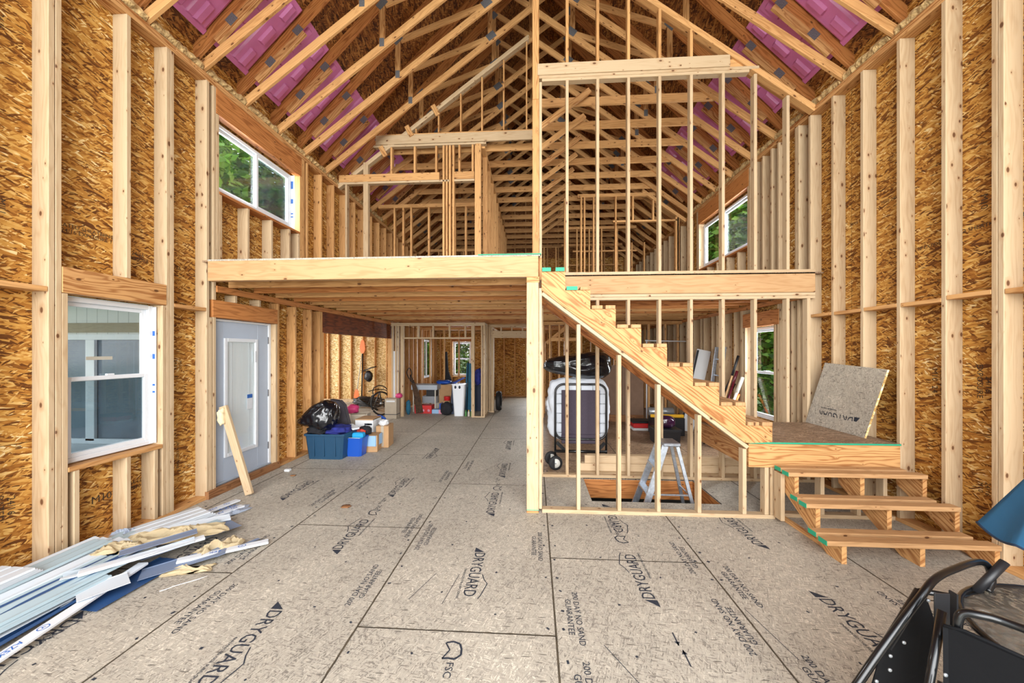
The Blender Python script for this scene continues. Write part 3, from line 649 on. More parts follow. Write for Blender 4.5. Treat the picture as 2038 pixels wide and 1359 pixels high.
# post at the deck corner
po = empty('corner_post', (0, 3.86, 0), 'tall pale timber post carrying the deck corner beside the stair', 'post')
bx('post', (-.083, 3.835, .02), (.044, 3.93, 2.42), 'spruce', po, bev=.006); bx('post', (.046, 3.85, .04), (.078, 3.93, 2.36), 'spruce', po); bx('base_block', (-.083, 3.835, 0), (.044, 3.93, .02), 'pine', po)
bx('cap_block', (-.083, 3.85, 2.42), (.05, 3.93, 2.48), 'pine', po); bx('green_tape', (-.084, 3.833, .03), (.045, 3.84, .036), 'green_paint', po, bev=0)

# ------------------------------------------------------------------ stair partition (both storeys) at y 4.95
YS = 4.95
wt = structure('wall_stairwell')
sx = [.42, .826, 1.213, 1.62, 2.0, 2.39, 2.80, 3.19]
sx = [.42 + .4064 * i for i in range(8)]
bx('bottom_plate', (.10, YS, 0), (XR, YS + .089, T), 'spruce', wt); bx('bottom_plate', (.6, YS + .1, 0), (3.3, YS + .19, T), 'spruce', wt)
for z in (2.38, 2.42): bx('top_plate', (.08, YS, z), (XR, YS + .089, z + T), 'spruce', wt)
for x in sx: bx('stud', (x, YS, T), (x + T, YS + .089, 2.38), 'spruce', wt)
bx('stud', (.08, YS, T), (.118, YS + .089, 2.38), 'spruce', wt); bx('stud', (1.66, YS, T), (1.70, YS + .089, 1.1), 'spruce', wt)
bx('stud', (XR - .10, YS + .0, T), (XR - .06, YS + .089, 2.38), 'spruce', wt)
wu = structure('wall_stairwell_upper')
bx('bottom_plate', (.30, YS, DECK), (XR - .0, YS + .089, U0), 'spruce', wu)
bx('post', (-.028, YS, DECK - .2), (.062, YS + .089, 5.10), 'spruce_warm', wu, bev=.005); bx('post', (-.028, YS, 5.10), (.062, YS + .089, 7.40), 'pine', wu, bev=.005); bx('post', (.064, YS + .01, DECK - .2), (.10, YS + .089, 5.34), 'spruce', wu)
for i, x in enumerate(sx):
    z1_ = 5.34 if x < 2.6 else zb(x + .02) - .14
    bx('stud', (x, YS, U0), (x + T, YS + .089, z1_), 'spruce', wu)
    if x < 2.2: bx('gable_stud', (x, YS, 5.575), (x + T, YS + .089, zb(x) - .13), 'spruce_warm', wu)
bx('stud', (2.84, YS, U0), (2.88, YS + .089, 5.30), 'spruce', wu) if False else None
bx('header_plate', (.10, YS, 5.34), (2.80, YS + .089, 5.378), 'spruce', wu); bx('header_plate', (.06, YS - .005, 5.378), (2.92, YS + .084, 5.416), 'spruce', wu)
bx('header', (.04, YS - .015, 5.418), (2.55, YS + .03, 5.57), 'spruce', wu); bx('header', (2.0, YS + .032, 5.418), (2.78, YS + .075, 5.54), 'spruce_warm', wu)
for k, dz_ in enumerate((.03, .075)):
    for s in (1,):
        a = (XR, YS + .045, zb(XR) - .02 - dz_ - .0); b = (XC + .1, YS + .045, zb(XC + .1) - .02 - dz_)
        bar('rake_plate', a, b, .089, T, 'spruce_warm', wu)

# stair: triangle wall below the front stringer
w3 = structure('wall_under_stair')
bx('bottom_plate', (.08, 3.85, 0), (2.43, 3.939, T), 'spruce', w3)
def zs(x): return 2.335 - .762 * (x - .074)
bar('sloping_plate', (.08, 3.895, zs(.08) - .024), (2.165, 3.895, zs(2.165) - .024), .089, T, 'spruce', w3)
for x in (.442, .862, 1.262, 1.67, 2.115): bx('stud', (x, 3.855, T), (x + T, 3.935, zs(x + .02) - .062), 'spruce', w3)
bx('stud', (2.33, 3.855, T), (2.37, 3.935, .52), 'spruce', w3); bx('stud', (2.385, 3.855, T), (2.425, 3.935, .52), 'spruce', w3); bx('stud', (2.40, 3.72, T), (2.438, 3.828, .5), 'spruce', w3)

# ------------------------------------------------------------------ staircase
stz = empty('staircase', (1.2, 4.4, 0), 'raw pine staircase with cut stringers climbing to the upper deck', 'staircase')
def stringer(y0, mat, last=True):
    pts = [(.074, 2.565 - .04)]
    x = .319; z = 2.527
    for k in range(9):
        pts += [(x, z), (x, z - .1975)]; x += .2585; z -= .1975
    pts[-1] = (2.387, .782); pts += [(2.17, .770), (2.12, zs(2.12)), (.074, zs(.074))]
    return prism('stringer', pts, y0, y0 + T, 'xz', mat, stz, grain=-math.atan(.764))
stringer(3.83, 'pine'); stringer(4.38, 'pine_dark'); stringer(4.905, 'pine_dark')
for k in range(9):
    xf = .319 + .2585 * k; z = 2.527 - .1975 * k
    for j, (a, b) in enumerate(((-.245, -.135), (-.105, -.005))):
        if k == 0 : a, b = ((-.238, -.15), (-.10, -.01))[j]
        t_ = bx('tread', (xf + a, 3.815, z), (xf + b, 4.94, z + T), 'tread_wood', stz)
        if k == 0 or (k == 1 and j == 0): bx('green_end', (xf + a - .001, 3.812, z + .0), (xf + b + .001, 3.8155, z + T + .001), 'green_paint', t_, bev=0)
ld = empty('stair_landing', (2.9, 4.4, 0), 'square stair landing of pine joists with a green front edge', 'landing')
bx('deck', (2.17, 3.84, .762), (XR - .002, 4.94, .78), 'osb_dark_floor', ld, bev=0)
bx('rim_joist', (2.17, 3.85, .52), (XR - .002, 3.89, .76), 'pine', ld); bx('green_edge', (2.17, 3.833, .764), (XR - .01, 3.839, .779), 'green_paint', ld, bev=0)
bx('rim_joist', (2.17, 4.90, .52), (XR - .002, 4.94, .76), 'pine_dark', ld); bx('joist', (2.17, 3.89, .52), (2.21, 4.90, .76), 'pine', ld); bx('joist', (2.9, 3.89, .52), (2.94, 4.90, .76), 'pine_dark', ld); bx('joist', (XR - .045, 3.89, .52), (XR - .004, 4.90, .76), 'pine_dark', ld)
for x in (2.5, 2.9, 3.25, 3.5): bx('support_stud', (x, 3.895, T), (x + T, 3.98, .52), 'spruce', ld)
bx('support_plate', (2.45, 3.895, 0), (XR - .004, 3.98, T), 'spruce', ld)
for z in (0,): pass
sp = empty('entry_steps', (3.0, 3.4, 0), 'three low pine steps with green board ends leading up to the landing', 'steps')
bx('support_plate', (2.484, 3.12, 0), (2.522, 3.84, T), 'pine', sp)
def steps_stringer(x0, mat):
    pts = [(3.07, 0), (3.07, .152), (3.34, .152), (3.34, .337), (3.60, .337), (3.60, .522), (3.848, .522), (3.848, .385), (3.22, .0)]
    prism('stringer', pts, x0, x0 + T, 'yz', mat, sp, grain=math.atan(.7))
for x in (2.445, 3.03, 3.575): steps_stringer(x, 'pine')
for k, (yf, z, xa, xb) in enumerate(((3.045, .152, 2.315, 3.60), (3.315, .337, 2.35, 3.60), (3.575, .522, 2.375, 3.60))):
    for j in range(2):
        y0 = yf + j * .140; x0_ = xa + (.02 if j else 0)
        if k == 2 and j == 1: pass
        t_ = bx('tread', (x0_, y0, z), (xb - .05 * j, y0 + .089, z + T), 'tread_wood', sp)
        bx('green_end', (x0_ - .003, y0, z), (x0_, y0 + .089, z + T), 'green_paint', t_, bev=0)

# ------------------------------------------------------------------ upper left partition at y 6.75
YL_ = 6.75
wv = structure('wall_bedroom')
bx('bottom_plate', (XL, YL_, DECK), (-.07, YL_ + .089, U0), 'spruce_warm', wv)
bx('plate', (XL + .02, YL_, 4.872), (-1.58, YL_ + .089, 4.91), 'spruce', wv); bx('header', (XL + .02, YL_ - .005, 4.912), (-1.78, YL_ + .035, 5.05), 'spruce_warm', wv)
bx('plate', (-1.50, YL_, 4.872), (-1.12, YL_ + .089, 4.91), 'spruce', wv); bx('header', (-1.50, YL_ - .005, 4.912), (-1.12, YL_ + .035, 5.05), 'spruce_warm', wv)
bx('header', (-3.0, YL_ - .01, 5.60), (-.03, YL_ + .03, 5.77), 'spruce', wv); bx('plate', (-3.05, YL_, 5.555), (-.9, YL_ + .089, 5.593), 'spruce', wv); bx('plate', (-2.95, YL_ + .01, 5.775), (-.03, YL_ + .085, 5.80), 'spruce_warm', wv)
for x in (-3.6, -3.22): bx('stud', (x, YL_, U0), (x + T, YL_ + .089, 4.87), 'spruce', wv)
bx('stud', (-3.245, YL_ - .003, U0), (-3.15, YL_ + .08, 5.28), 'spruce', wv)
for x in (-1.72, -1.66, -1.60, -1.535): bx('stud', (x, YL_, U0), (x + T, YL_ + .089, 5.55), 'spruce_warm', wv)
bx('post', (-1.11, YL_ - .006, U0), (-.995, YL_ + .089, 5.56), 'spruce_warm', wv)
for x in (-2.72, -2.27, -1.86, -1.42, -1.17): bx('cripple', (x, YL_, 5.05), (x + T, YL_ + .089, 5.55), 'spruce_warm', wv)
for x in (-2.24, -1.81, -1.39, -.99, -.585, -.16): bx('gable_stud', (x, YL_, 5.80), (x + .028, YL_ + .089, zb(x) - .13), 'spruce_warm', wv)
for dz_ in (.03, .075): bar('rake_plate', (XL, YL_ + .045, zb(XL) - .02 - dz_), (XC - .05, YL_ + .045, zb(XC - .05) - .02 - dz_), .089, T, 'spruce', wv)
for x in (-2.9, -2.4, -1.9): bar('brace_block', (x, YL_ - .02, zb(x) + .03), (x + .10, YL_ - .02, zb(x) - .16), .03, .09, 'pine', wv, n=(0, 1, 0))
bx('post', (-.02, YL_, U0), (.018, YL_ + .089, 6.9), 'spruce_warm', wv)

# hall walls upstairs, running back
wh = structure('wall_hall_upper')
bx('top_plate', (-1.02, YL_ + .09, 5.52), (-.93, 12.6, 5.56), 'spruce_warm', wh); bx('bottom_plate', (-1.02, YL_ + .09, DECK), (-.93, 12.6, U0), 'spruce_warm', wh)
y = 7.15
while y < 12.6: bx('stud', (-1.02, y, U0), (-.931, y + T, 5.52), 'spruce_warm', wh); y += .56
for x in (-1.02, -.75, .1): bx('stud', (x, 12.6, U0), (x + T, 12.689, 5.1 if x > -1 else 5.5), 'spruce_warm', wh)
bx('header', (-.75, 12.6, 4.82), (.13, 12.64, 5.0), 'spruce_warm', wh); bx('plate', (-1.02, 12.6, 5.06), (.13, 12.69, 5.10), 'spruce_warm', wh)
w9 = structure('wall_bedroom_far')
Y9 = 9.0
bx('bottom_plate', (.1, Y9, DECK), (XR, Y9 + .089, U0), 'spruce_warm', w9)
bx('plate', (1.05, Y9, 5.45), (2.92, Y9 + .089, 5.53), 'spruce_warm', w9); bx('plate', (1.9, Y9, 4.83), (XR - .2, Y9 + .089, 4.87), 'spruce_warm', w9)
for x in (1.12, 1.2, 1.42, 1.50): bx('stud', (x, Y9, U0), (x + T, Y9 + .089, 5.45), 'spruce_warm', w9)
for x in (.72, 1.95, 2.36, 2.84, 3.42): bx('stud', (x, Y9, U0 if x > 3 or x < 1 or 1.9 < x < 2 else 4.87), (x + T, Y9 + .089, min(5.45, zb(x) - .14)), 'spruce_warm', w9)
bx('stud', (3.38, Y9, U0), (3.47, Y9 + .089, zb(3.4) - .14), 'spruce_warm', w9)
for dz_ in (.03, .075): bar('rake_plate', (XR, Y9 + .045, zb(XR) - .02 - dz_), (2.6, Y9 + .045, zb(2.6) - .02 - dz_), .089, T, 'spruce_warm', w9)
wg = structure('wall_bath_upper')
for y_, xs_ in ((10.6, (1.2, 1.55, 1.9, 2.3, 2.34, 2.75, 3.1)), (12.3, (.3, .7, 1.1, 1.5, 1.9, 2.3, 2.7))):
    bx('bottom_plate', (.2, y_, DECK), (3.3, y_ + .089, U0), 'spruce_warm', wg); bx('plate', (.9, y_, 5.2), (2.9, y_ + .089, 5.28), 'spruce_warm', wg); bx('plate', (1.1, y_, 4.55), (2.9, y_ + .089, 4.59), 'spruce_warm', wg)
    for x in xs_: bx('stud', (x, y_, U0), (x + T, y_ + .089, 5.2 if x < 2.5 else 4.8), 'spruce_warm', wg)
wn = structure('wall_closet_upper')
for y_, xs_ in ((8.0, (-3.15, -2.95, -2.77, -2.37, -1.78, -1.54)), (11.6, (-3.1, -2.7, -2.3, -1.9, -1.5))):
    bx('plate', (-3.5, y_, 4.9), (-1.03, y_ + .089, 4.98), 'spruce_warm', wn)
    for x in xs_: bx('stud', (x, y_, U0), (x + T, y_ + .089, 4.9), 'spruce_warm', wn)

# ------------------------------------------------------------------ ground floor partitions
wc = structure('wall_pantry')
Y3 = 9.3
for z in (2.355, 2.395): bx('top_plate', (XL, Y3, z), (-1.27, Y3 + .089, z + T), 'spruce', wc)
for x in (-3.715, -3.62, -3.56, -3.475, -3.435): bx('stud', (x, Y3, .0), (x + T, Y3 + .089, 2.355), 'spruce', wc)
for x in (-1.62, -1.58, -1.37, -1.308): bx('stud', (x, Y3, .03), (x + T, Y3 + .089, 2.355), 'spruce', wc)
bx('bottom_plate', (-1.62, Y3 - .003, 0), (-1.27, Y3 + .09, .03), 'spruce', wc); bx('header_plate', (-3.43, Y3, 2.02), (-1.62, Y3 + .089, 2.058), 'spruce', wc)
for x in (-3.03, -2.64, -2.21, -1.80): bx('cripple', (x, Y3, 2.058), (x + T, Y3 + .089, 2.355), 'spruce', wc)
bx('drywall_offcut', (-3.69, Y3 + .03, 0), (-3.57, Y3 + .045, 1.7), 'vinyl_white', wc, bev=0)
w5 = structure('wall_pantry_back')
for z in (2.36, 2.40): bx('top_plate', (-3.74, 11.3, z), (-1.3, 11.389, z + T), 'spruce_warm', w5)
for x in (-3.60, -3.45, -3.18, -2.75, -2.3, -1.85, -1.6): bx('stud', (x, 10.9, .0), (x + T, 10.989, 2.36), 'spruce_warm', w5)
wk = structure('wall_hall')
bx('top_plate', (-1.36, Y3 + .09, 2.39), (-1.27, 13.7, 2.43), 'spruce', wk); bx('bottom_plate', (-1.36, Y3 + .09, 0), (-1.27, 10.0, T), 'spruce', wk)
for y in (9.55, 9.75, 9.95, 10.25, 10.7, 11.1, 11.5): bx('stud', (-1.36, y, T), (-1.27, y + T, 2.39), 'spruce', wk)
YH = 10.1
for z in (2.36, 2.40): bx('top_plate', (-1.27, YH, z), (.2, YH + .089, z + T), 'spruce', wk)
bx('header', (-1.17, YH - .003, 2.11), (.2, YH + .04, 2.26), 'spruce', wk); bx('header_plate', (-1.17, YH, 2.07), (.2, YH + .089, 2.108), 'spruce', wk)
for x, z in ((-1.26, 2.36), (-1.21, 2.36), (-1.17, 2.07)): bx('stud', (x, YH, T), (x + T, YH + .089, z), 'spruce', wk)
for x in (-.95, -.65, -.35): bx('cripple', (x, YH, 2.26), (x + T, YH + .089, 2.36), 'spruce', wk)
bx('bottom_plate', (-1.27, YH - .01, 0), (-1.12, YH + .09, T), 'spruce', wk)
# room behind the stair
wq = structure('wall_laundry')
YQ = 9.2
for z in (2.36, 2.40): bx('top_plate', (.2, YQ, z), (XR, YQ + .089, z + T), 'spruce_warm', wq)
bx('bottom_plate', (.6, YQ, 0), (XR, YQ + .089, T), 'spruce_warm', wq)
for x in (.2, .36, .6, .75, 1.15, 1.56, 1.97, 2.2, 2.38, 2.8, 3.2, 3.5): bx('stud', (x, YQ, T), (x + T, YQ + .089, 2.36), 'spruce_warm', wq)
for y in (10.0, 10.6, 11.3, 12.0): 
    for x in (.2,): bx('stud', (x, y, 0), (x + .089, y + T, 2.44), 'spruce_warm', wq)
for y_, xs_ in ((11.2, (.5, .9, 1.3, 1.7, 2.1, 2.5, 2.9, 3.3)),):
    for x in xs_: bx('stud', (x, y_, 0), (x + T, y_ + .089, 2.44), 'spruce_warm', wq)
bar('brace', (.3, YQ + .1, 1.9), (.8, YQ + .1, 2.3), .038, .089, 'spruce_warm', wq)
bx('blocking', (.4, YQ + .01, 1.95), (1.15, YQ + .05, 2.04), 'spruce_warm', wq)

# ------------------------------------------------------------------ roof
rf = structure('roof')
for s, xe in ((1, XL - .35), (-1, XR + .35)):
    ze = zd(XL) - .35; t_ = .012
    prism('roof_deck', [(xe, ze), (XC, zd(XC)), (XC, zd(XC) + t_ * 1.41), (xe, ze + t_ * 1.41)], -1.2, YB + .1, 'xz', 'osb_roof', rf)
def lump_strip(x0, x1, y0, y1, z0, z1, seed):
    r = random.Random(seed); bm = bmesh.new(); n = 14; rings = []
    for i in range(n + 1):
        y = y0 + (y1 - y0) * i / n; ring = []
        for k in range(8):
            a = 2 * math.pi * k / 8; rr = r.uniform(.75, 1.15)
            ring.append(bm.verts.new(((x0 + x1) / 2 + math.cos(a) * (x1 - x0) / 2 * rr, y, (z0 + z1) / 2 + math.sin(a) * (z1 - z0) / 2 * rr)))
        rings.append(ring)
    for i in range(n):
        for k in range(8): bm.faces.new((rings[i][k], rings[i][(k + 1) % 8], rings[i + 1][(k + 1) % 8], rings[i + 1][k]))
    bm.faces.new(rings[0]); bm.faces.new(rings[-1])
    return bm
TY = [3.93 + .6096 * k for k in range(-8, 17)]
def gusset(par, x, z, y, a, wx, wz):
    m = Matrix.Translation((x, y, z)) @ Matrix.Rotation(-a, 4, 'Y')
    me = boxmesh(wx, .002, wz, 'plate_steel', 0)
    return link('gusset_plate', me, None, par, m)
ords = ['first', 'second', 'third', 'fourth', 'fifth', 'sixth', 'seventh', 'eighth', 'ninth', 'tenth', 'eleventh', 'twelfth', 'thirteenth', 'fourteenth', 'fifteenth', 'sixteenth', 'seventeenth', 'eighteenth', 'nineteenth', 'twentieth', 'twenty-first', 'twenty-second', 'twenty-third', 'twenty-fourth', 'twenty-fifth', 'twenty-sixth']
def make_truss(y):
    t = empty('roof_truss', (XC, y, 4.88))
    yc = y + T / 2; hb = .10; ht = .14; kb = math.sqrt(1 + .735 ** 2)
    ab = math.atan(.735); at = math.atan(1.0)
    for s in (1, -1):
        def PX(x): return XC + s * (x - XC)      # mirror
        xe = XL - .10
        def zc(x): return 4.94 + .735 * (x + 3.7) + hb * kb / 2
        def zt(x): return zd(x) - ht * 1.414 / 2
        bar('bottom_chord', (PX(xe), yc, zc(xe)), (PX(XC), yc, zc(XC)), T, hb, 'spruce_warm', t)
        bar('top_chord', (PX(XL - .30), yc, zt(XL - .30)), (PX(XC), yc, zt(XC)), T, ht, 'pine_dark', t)
        bar('heel_wedge', (PX(-3.62), yc, zt(-3.62) - .125), (PX(-2.98), yc, zt(-2.98) - .16), T, .10, 'pine', t)
        for xw in (-2.2, -.78): bx('web', (PX(xw) - .04, y, zc(xw) + .02), (PX(xw) + .04, y + T, zt(xw) - .02), 'pine', t)
        bar('web', (PX(-2.16), yc, zt(-2.16) - .10), (PX(-.72), yc, zc(-.72) + .03), T, .085, 'spruce_warm', t)
        bar('web', (PX(-.74), yc, zt(-.74) - .06), (PX(XC - .04), yc, zc(XC) + .05), T, .085, 'spruce_warm', t)
        for (xx, zz, an, a1, a2) in ((-3.42, zt(-3.42) - .10, at, .12, .10), (-3.05, zt(-3.05) - .08, at, .12, .10), (-2.2, zc(-2.2) + .05, 0, .07, .12), (-2.2, zt(-2.2) - .06, at, .16, .10), (-.76, zc(-.76) + .06, ab, .16, .12), (-.78, zt(-.78) - .05, at, .12, .12)):
            gusset(t, PX(xx), zz, y - .002, s * an, a1, a2)
    bx('king_web', (XC - .04, y, zb(XC) + .05), (XC + .04, y + T, zd(XC) - .12), 'pine', t)
    return t
def copy_tree(o, parent=None):
    c = o.copy(); COL.objects.link(c); c.parent = parent; c.matrix_parent_inverse = o.matrix_parent_inverse.copy()
    for ch in list(o.children): copy_tree(ch, c)
    return c
proto = make_truss(TY[0])
for i, y in enumerate(TY):
    t = proto if i == 0 else copy_tree(proto)
    t.location = (XC, y, 4.88)
    if i < 9: d = 'above the tall open room'
    else: d = 'over the upstairs rooms'
    k = i if i < 9 else i - 9
    tag(t, f'roof truss {d}, {ords[k]} ' + ('back from the open gable end' if i < 9 else 'behind the stairwell partition'), 'truss', 'roof trusses every two feet')
    for ch in t.children:
        pass
bpy.context.view_layer.update()
for i, y in enumerate(TY):
    if y > 5.3:
        ct = bx('ceiling_joist', (-3.0 + .04 if y > 6.9 else .10, y + T, 5.56), (2.78, y + 2 * T, 5.69), 'spruce_warm', rf)
        if i < 21: bar('bracing_strut', (.07, y - .03, 5.18), (.86, y - .03, 5.74), T, .089, 'pine' if i % 2 else 'spruce_warm', rf)

# pink ventilation baffles between the trusses
def baffle_mesh():
    bm = bmesh.new(); nu, nv = 30, 60; W, LN = .555, 1.10; vs = []
    for i in range(nu + 1):
        row = []
        u = -W / 2 + W * i / nu
        for j in range(nv + 1):
            v = LN * j / nv; h = 0.0
            if abs(u) > W / 2 - .03: h = .03 * (abs(u) - (W / 2 - .03)) / .03
            if abs(u) < .022: h = .02
            q = (v + .02) % .37
            if .035 < abs(abs(u) - .135) + .0 < .0: pass
            if abs(abs(u) - .135) < .032 and .09 < q < .32: h = -.03
            if v < .06: h = .012
            row.append(bm.verts.new((v, u, h)))
        vs.append(row)
    for i in range(nu):
        for j in range(nv): bm.faces.new((vs[i][j], vs[i + 1][j], vs[i + 1][j + 1], vs[i][j + 1]))
    bm.normal_update()
    me = bpy.data.meshes.new('baffle'); bm.to_mesh(me); bm.free(); me.materials.append(M['pink_foam']); return me
bme = baffle_mesh()
for i in range(4, 16):
    for s in (1, -1):
        if s > 0: X = Vector((1, 0, 1)).normalized(); Y = Vector((0, 1, 0))
        else: X = Vector((-1, 0, 1)).normalized(); Y = Vector((0, -1, 0))
        Z = X.cross(Y)
        if s > 0: st_ = Vector((-3.74, TY[i] + .324, zd(-3.74) - .055))
        else: st_ = Vector((XC * 2 + 3.74, TY[i] + .324, zd(-3.74) - .055))
        m = Matrix((X, Y, Z)).transposed().to_4x4(); m.translation = st_
        o = link('insulation_baffle', bme, None, None, m)
        tag(o, 'pink foam vent baffle above the ' + ('patio door' if s > 0 else 'landing') + f' side wall, {ords[i - 4]} roof bay from the front', 'baffle', 'pink baffles at the eaves')
for i in range(3, 16):
    for j, (x0, x1) in enumerate(((XL - .13, XL + .012), (XR - .012, XR + .13))):
        o = fin(lump_strip(x0, x1, TY[i] + T + .01, TY[i + 1] - .01, 4.872, 4.99, i * 2 + j), 'insulation_strip', 'insulation', rf)

# ------------------------------------------------------------------ shape helpers for the loose things
def tube(name, pts, r, mat, parent=None, seg=8, smooth=True, closed=False, rend=None):
    """round tube through points"""
    P = [Vector(p) for p in pts]; bm = bmesh.new(); rings = []; n = len(P)
    up = None
    for i, p in enumerate(P):
        a = P[(i - 1) % n] if (i > 0 or closed) else p; b = P[(i + 1) % n] if (i < n - 1 or closed) else p
        t = (b - a).normalized()
        if up is None: up = Vector((0, 0, 1)) if abs(t.z) < .9 else Vector((1, 0, 0))
        x = t.cross(up).normalized(); y = x.cross(t).normalized(); up = y
        rr = r[i] if isinstance(r, (list, tuple)) else r
        rings.append([bm.verts.new(p + x * math.cos(2 * math.pi * k / seg) * rr + y * math.sin(2 * math.pi * k / seg) * rr) for k in range(seg)])
    m = n if closed else n - 1
    for i in range(m):
        A, B = rings[i], rings[(i + 1) % n]
        for k in range(seg): bm.faces.new((A[k], A[(k + 1) % seg], B[(k + 1) % seg], B[k]))
    if not closed: bm.faces.new(rings[0]); bm.faces.new(rings[-1])
    return fin(bm, name, mat, parent, smooth=smooth)
def smoothpath(pts, k=6):
    P = [Vector(p) for p in pts]; out = []
    for i in range(len(P) - 1):
        a = P[max(i - 1, 0)]; b = P[i]; c = P[i + 1]; d = P[min(i + 2, len(P) - 1)]
        for j in range(k):
            t = j / k; out.append(.5 * ((2 * b) + (-a + c) * t + (2 * a - 5 * b + 4 * c - d) * t * t + (-a + 3 * b - 3 * c + d) * t ** 3))
    out.append(P[-1]); return out
def lathe(name, prof, mat, loc=(0, 0, 0), parent=None, seg=24, mw=None):
    bm = bmesh.new(); rings = []
    for r, z in prof: rings.append([bm.verts.new((r * math.cos(2 * math.pi * k / seg), r * math.sin(2 * math.pi * k / seg), z)) for k in range(seg)])
    for A, B in zip(rings, rings[1:]):
        for k in range(seg): bm.faces.new((A[k], A[(k + 1) % seg], B[(k + 1) % seg], B[k]))
    bm.faces.new(rings[0]); bm.faces.new(rings[-1])
    return fin(bm, name, mat, parent, mw if mw is not None else Matrix.Translation(loc), smooth=True)
def blob(name, c, size, mat, parent=None, seed=1, amp=.25, freq=2.2, sub=4, flat=None, boxy=None, ridge=False, deform=None):
    """crumpled soft body"""
    from mathutils import noise
    bm = bmesh.new(); bmesh.ops.create_icosphere(bm, subdivisions=sub, radius=1.0)
    o = Vector((seed * 3.7, seed * 1.3, seed * 2.1))
    for v in bm.verts:
        d = v.co.normalized(); nn = noise.noise(d * freq + o); n2 = noise.noise(d * freq * 2.7 + o)
        if ridge: nn = (.5 - abs(nn)) * 1.1 - .2; n2 = (.35 - abs(n2)) * .9 - .15
        k = 1 + amp * nn + amp * .45 * n2
        q = Vector((abs(d.x) ** .8 * (1 if d.x > 0 else -1), abs(d.y) ** .8 * (1 if d.y > 0 else -1), abs(d.z) ** .85 * (1 if d.z > 0 else -1)))
        if boxy: q = d / (abs(d.x) ** boxy + abs(d.y) ** boxy + abs(d.z) ** boxy) ** (1 / boxy)
        v.co = Vector((q.x * size[0], q.y * size[1], q.z * size[2])) * k
        if deform: v.co = Vector(deform(v.co.x, v.co.y, v.co.z))
        if flat is not None and v.co.z < -flat: v.co.z = -flat + (v.co.z + flat) * .08
    bmesh.ops.translate(bm, verts=bm.verts[:], vec=Vector(c))
    return fin(bm, name, mat, parent, smooth=not ridge or sub > 3)
def openbox(name, x0, x1, y0, y1, z0, z1, mat, parent=None, t=.006, taper=0.0, rim=0.0, bev=.012):
    """open-topped container with tapering walls and a rim"""
    bm = bmesh.new(); cx, cy = (x0 + x1) / 2, (y0 + y1) / 2
    def ring(f, z, e=0, c=.03):
        hx, hy = (x1 - x0) / 2 * f + e, (y1 - y0) / 2 * f + e; c = min(c, hx * .4, hy * .4)
        pts = [(-hx + c, -hy), (hx - c, -hy), (hx, -hy + c), (hx, hy - c), (hx - c, hy), (-hx + c, hy), (-hx, hy - c), (-hx, -hy + c)]
        return [bm.verts.new((cx + a, cy + b, z)) for a, b in pts]
    f0 = 1 - taper
    R_ = [ring(f0, z0), ring(1, z1 - rim)]
    if rim: R_ += [ring(1, z1 - rim, rim * .6), ring(1, z1, rim * .6)]
    else: R_ += [ring(1, z1)]
    R_ += [ring(1, z1, -t), ring(f0, z0 + t, -t)]
    for A, B in zip(R_, R_[1:]):
        for k in range(8): bm.faces.new((A[k], A[(k + 1) % 8], B[(k + 1) % 8], B[k]))
    bm.faces.new(R_[0]); bm.faces.new(R_[-1])
    return fin(bm, name, mat, parent)
def one(o, label, cat, group=None): return tag(o, label, cat, group)

plain('bag_plastic', '#0c0f16', .22, spec=.6, coat=.3, bump=.6, bscale=9)
plain('tote_blue', '#1f4460', .42, noise=.05); plain('bucket_blue', '#1a4fae', .35); plain('cyan_pack', '#2aa0d8', .4)
plain('cloth_navy', '#1b2470', .85, noise=.4, nscale=14, bump=.5, bscale=18); plain('cloth_dark', '#191a20', .9, noise=.3, nscale=10, bump=.5, bscale=15)
plain('case_grey', '#47434a', .75, noise=.15); plain('pink_plastic', '#c2386f', .5); plain('cardboard', '#b08b63', .8, noise=.06)
plain('cardboard_grey', '#aca08e', .8, noise=.05); plain('box_white', '#d5d8da', .6); plain('box_lightblue', '#8fb4d8', .6); plain('red_bag', '#a8321f', .6, noise=.5, nscale=20)
plain('orange_blade', '#ea7a3c', .45); plain('black_plastic', '#15161a', .45); plain('black_metal', '#0f1114', .3, metal=.3, coat=.4); plain('rubber', '#18181a', .7)
plain('red_box', '#c22424', .5, noise=.06); plain('pale_pink', '#d98fa5', .6); plain('grey_plastic', '#8d9298', .5); plain('teal_cloth', '#1d5a74', .8, noise=.2)
plain('bark', '#4a3626', .9, noise=.4, nscale=20, bump=.6, bscale=30); plain('dark_panel', '#1c2a44', .6); plain('hose', '#251c18', .55)
plain('alu', '#b6bec8', .38, metal=.85, noise=.18, nscale=35); plain('silver', '#a9b0b6', .3, metal=.7); plain('yellow', '#d9a416', .5); plain('green_plastic', '#3f7d3a', .5)
plain('bed_sheet', '#ccd3dc', .85, noise=.05, bump=.5, bscale=7); plain('bed_mesh', '#3c3340', .8, noise=.2, nscale=120); plain('wheel_white', '#cfcfc8', .5)
plain('paper_tan', '#dccba6', .8, noise=.08, nscale=6); plain('siding_pale', '#a3b6be', .4, noise=.03); plain('siding_white', '#cdd5dc', .38); plain('siding_slate', '#71809a', .45); plain('siding_blue', '#274a78', .45)
plain('umbrella_blue', '#4180ab', .65, noise=.05); plain('umbrella_hem', '#1c3048', .7); plain('sling', '#090a0d', .85, spec=.2, noise=.15, nscale=200); plain('blue_print', '#1f62b5', .6); plain('film', '#c9d4e4', .25, alpha=None)
plain('brown_panel', '#7d6350', .75, noise=.08); plain('maroon', '#5c1424', .3, coat=.5); plain('white_wire', '#e8e8e8', .5); plain('offwhite', '#c9c3b5', .7); plain('helmet', '#2c0f2c', .15, coat=.8)

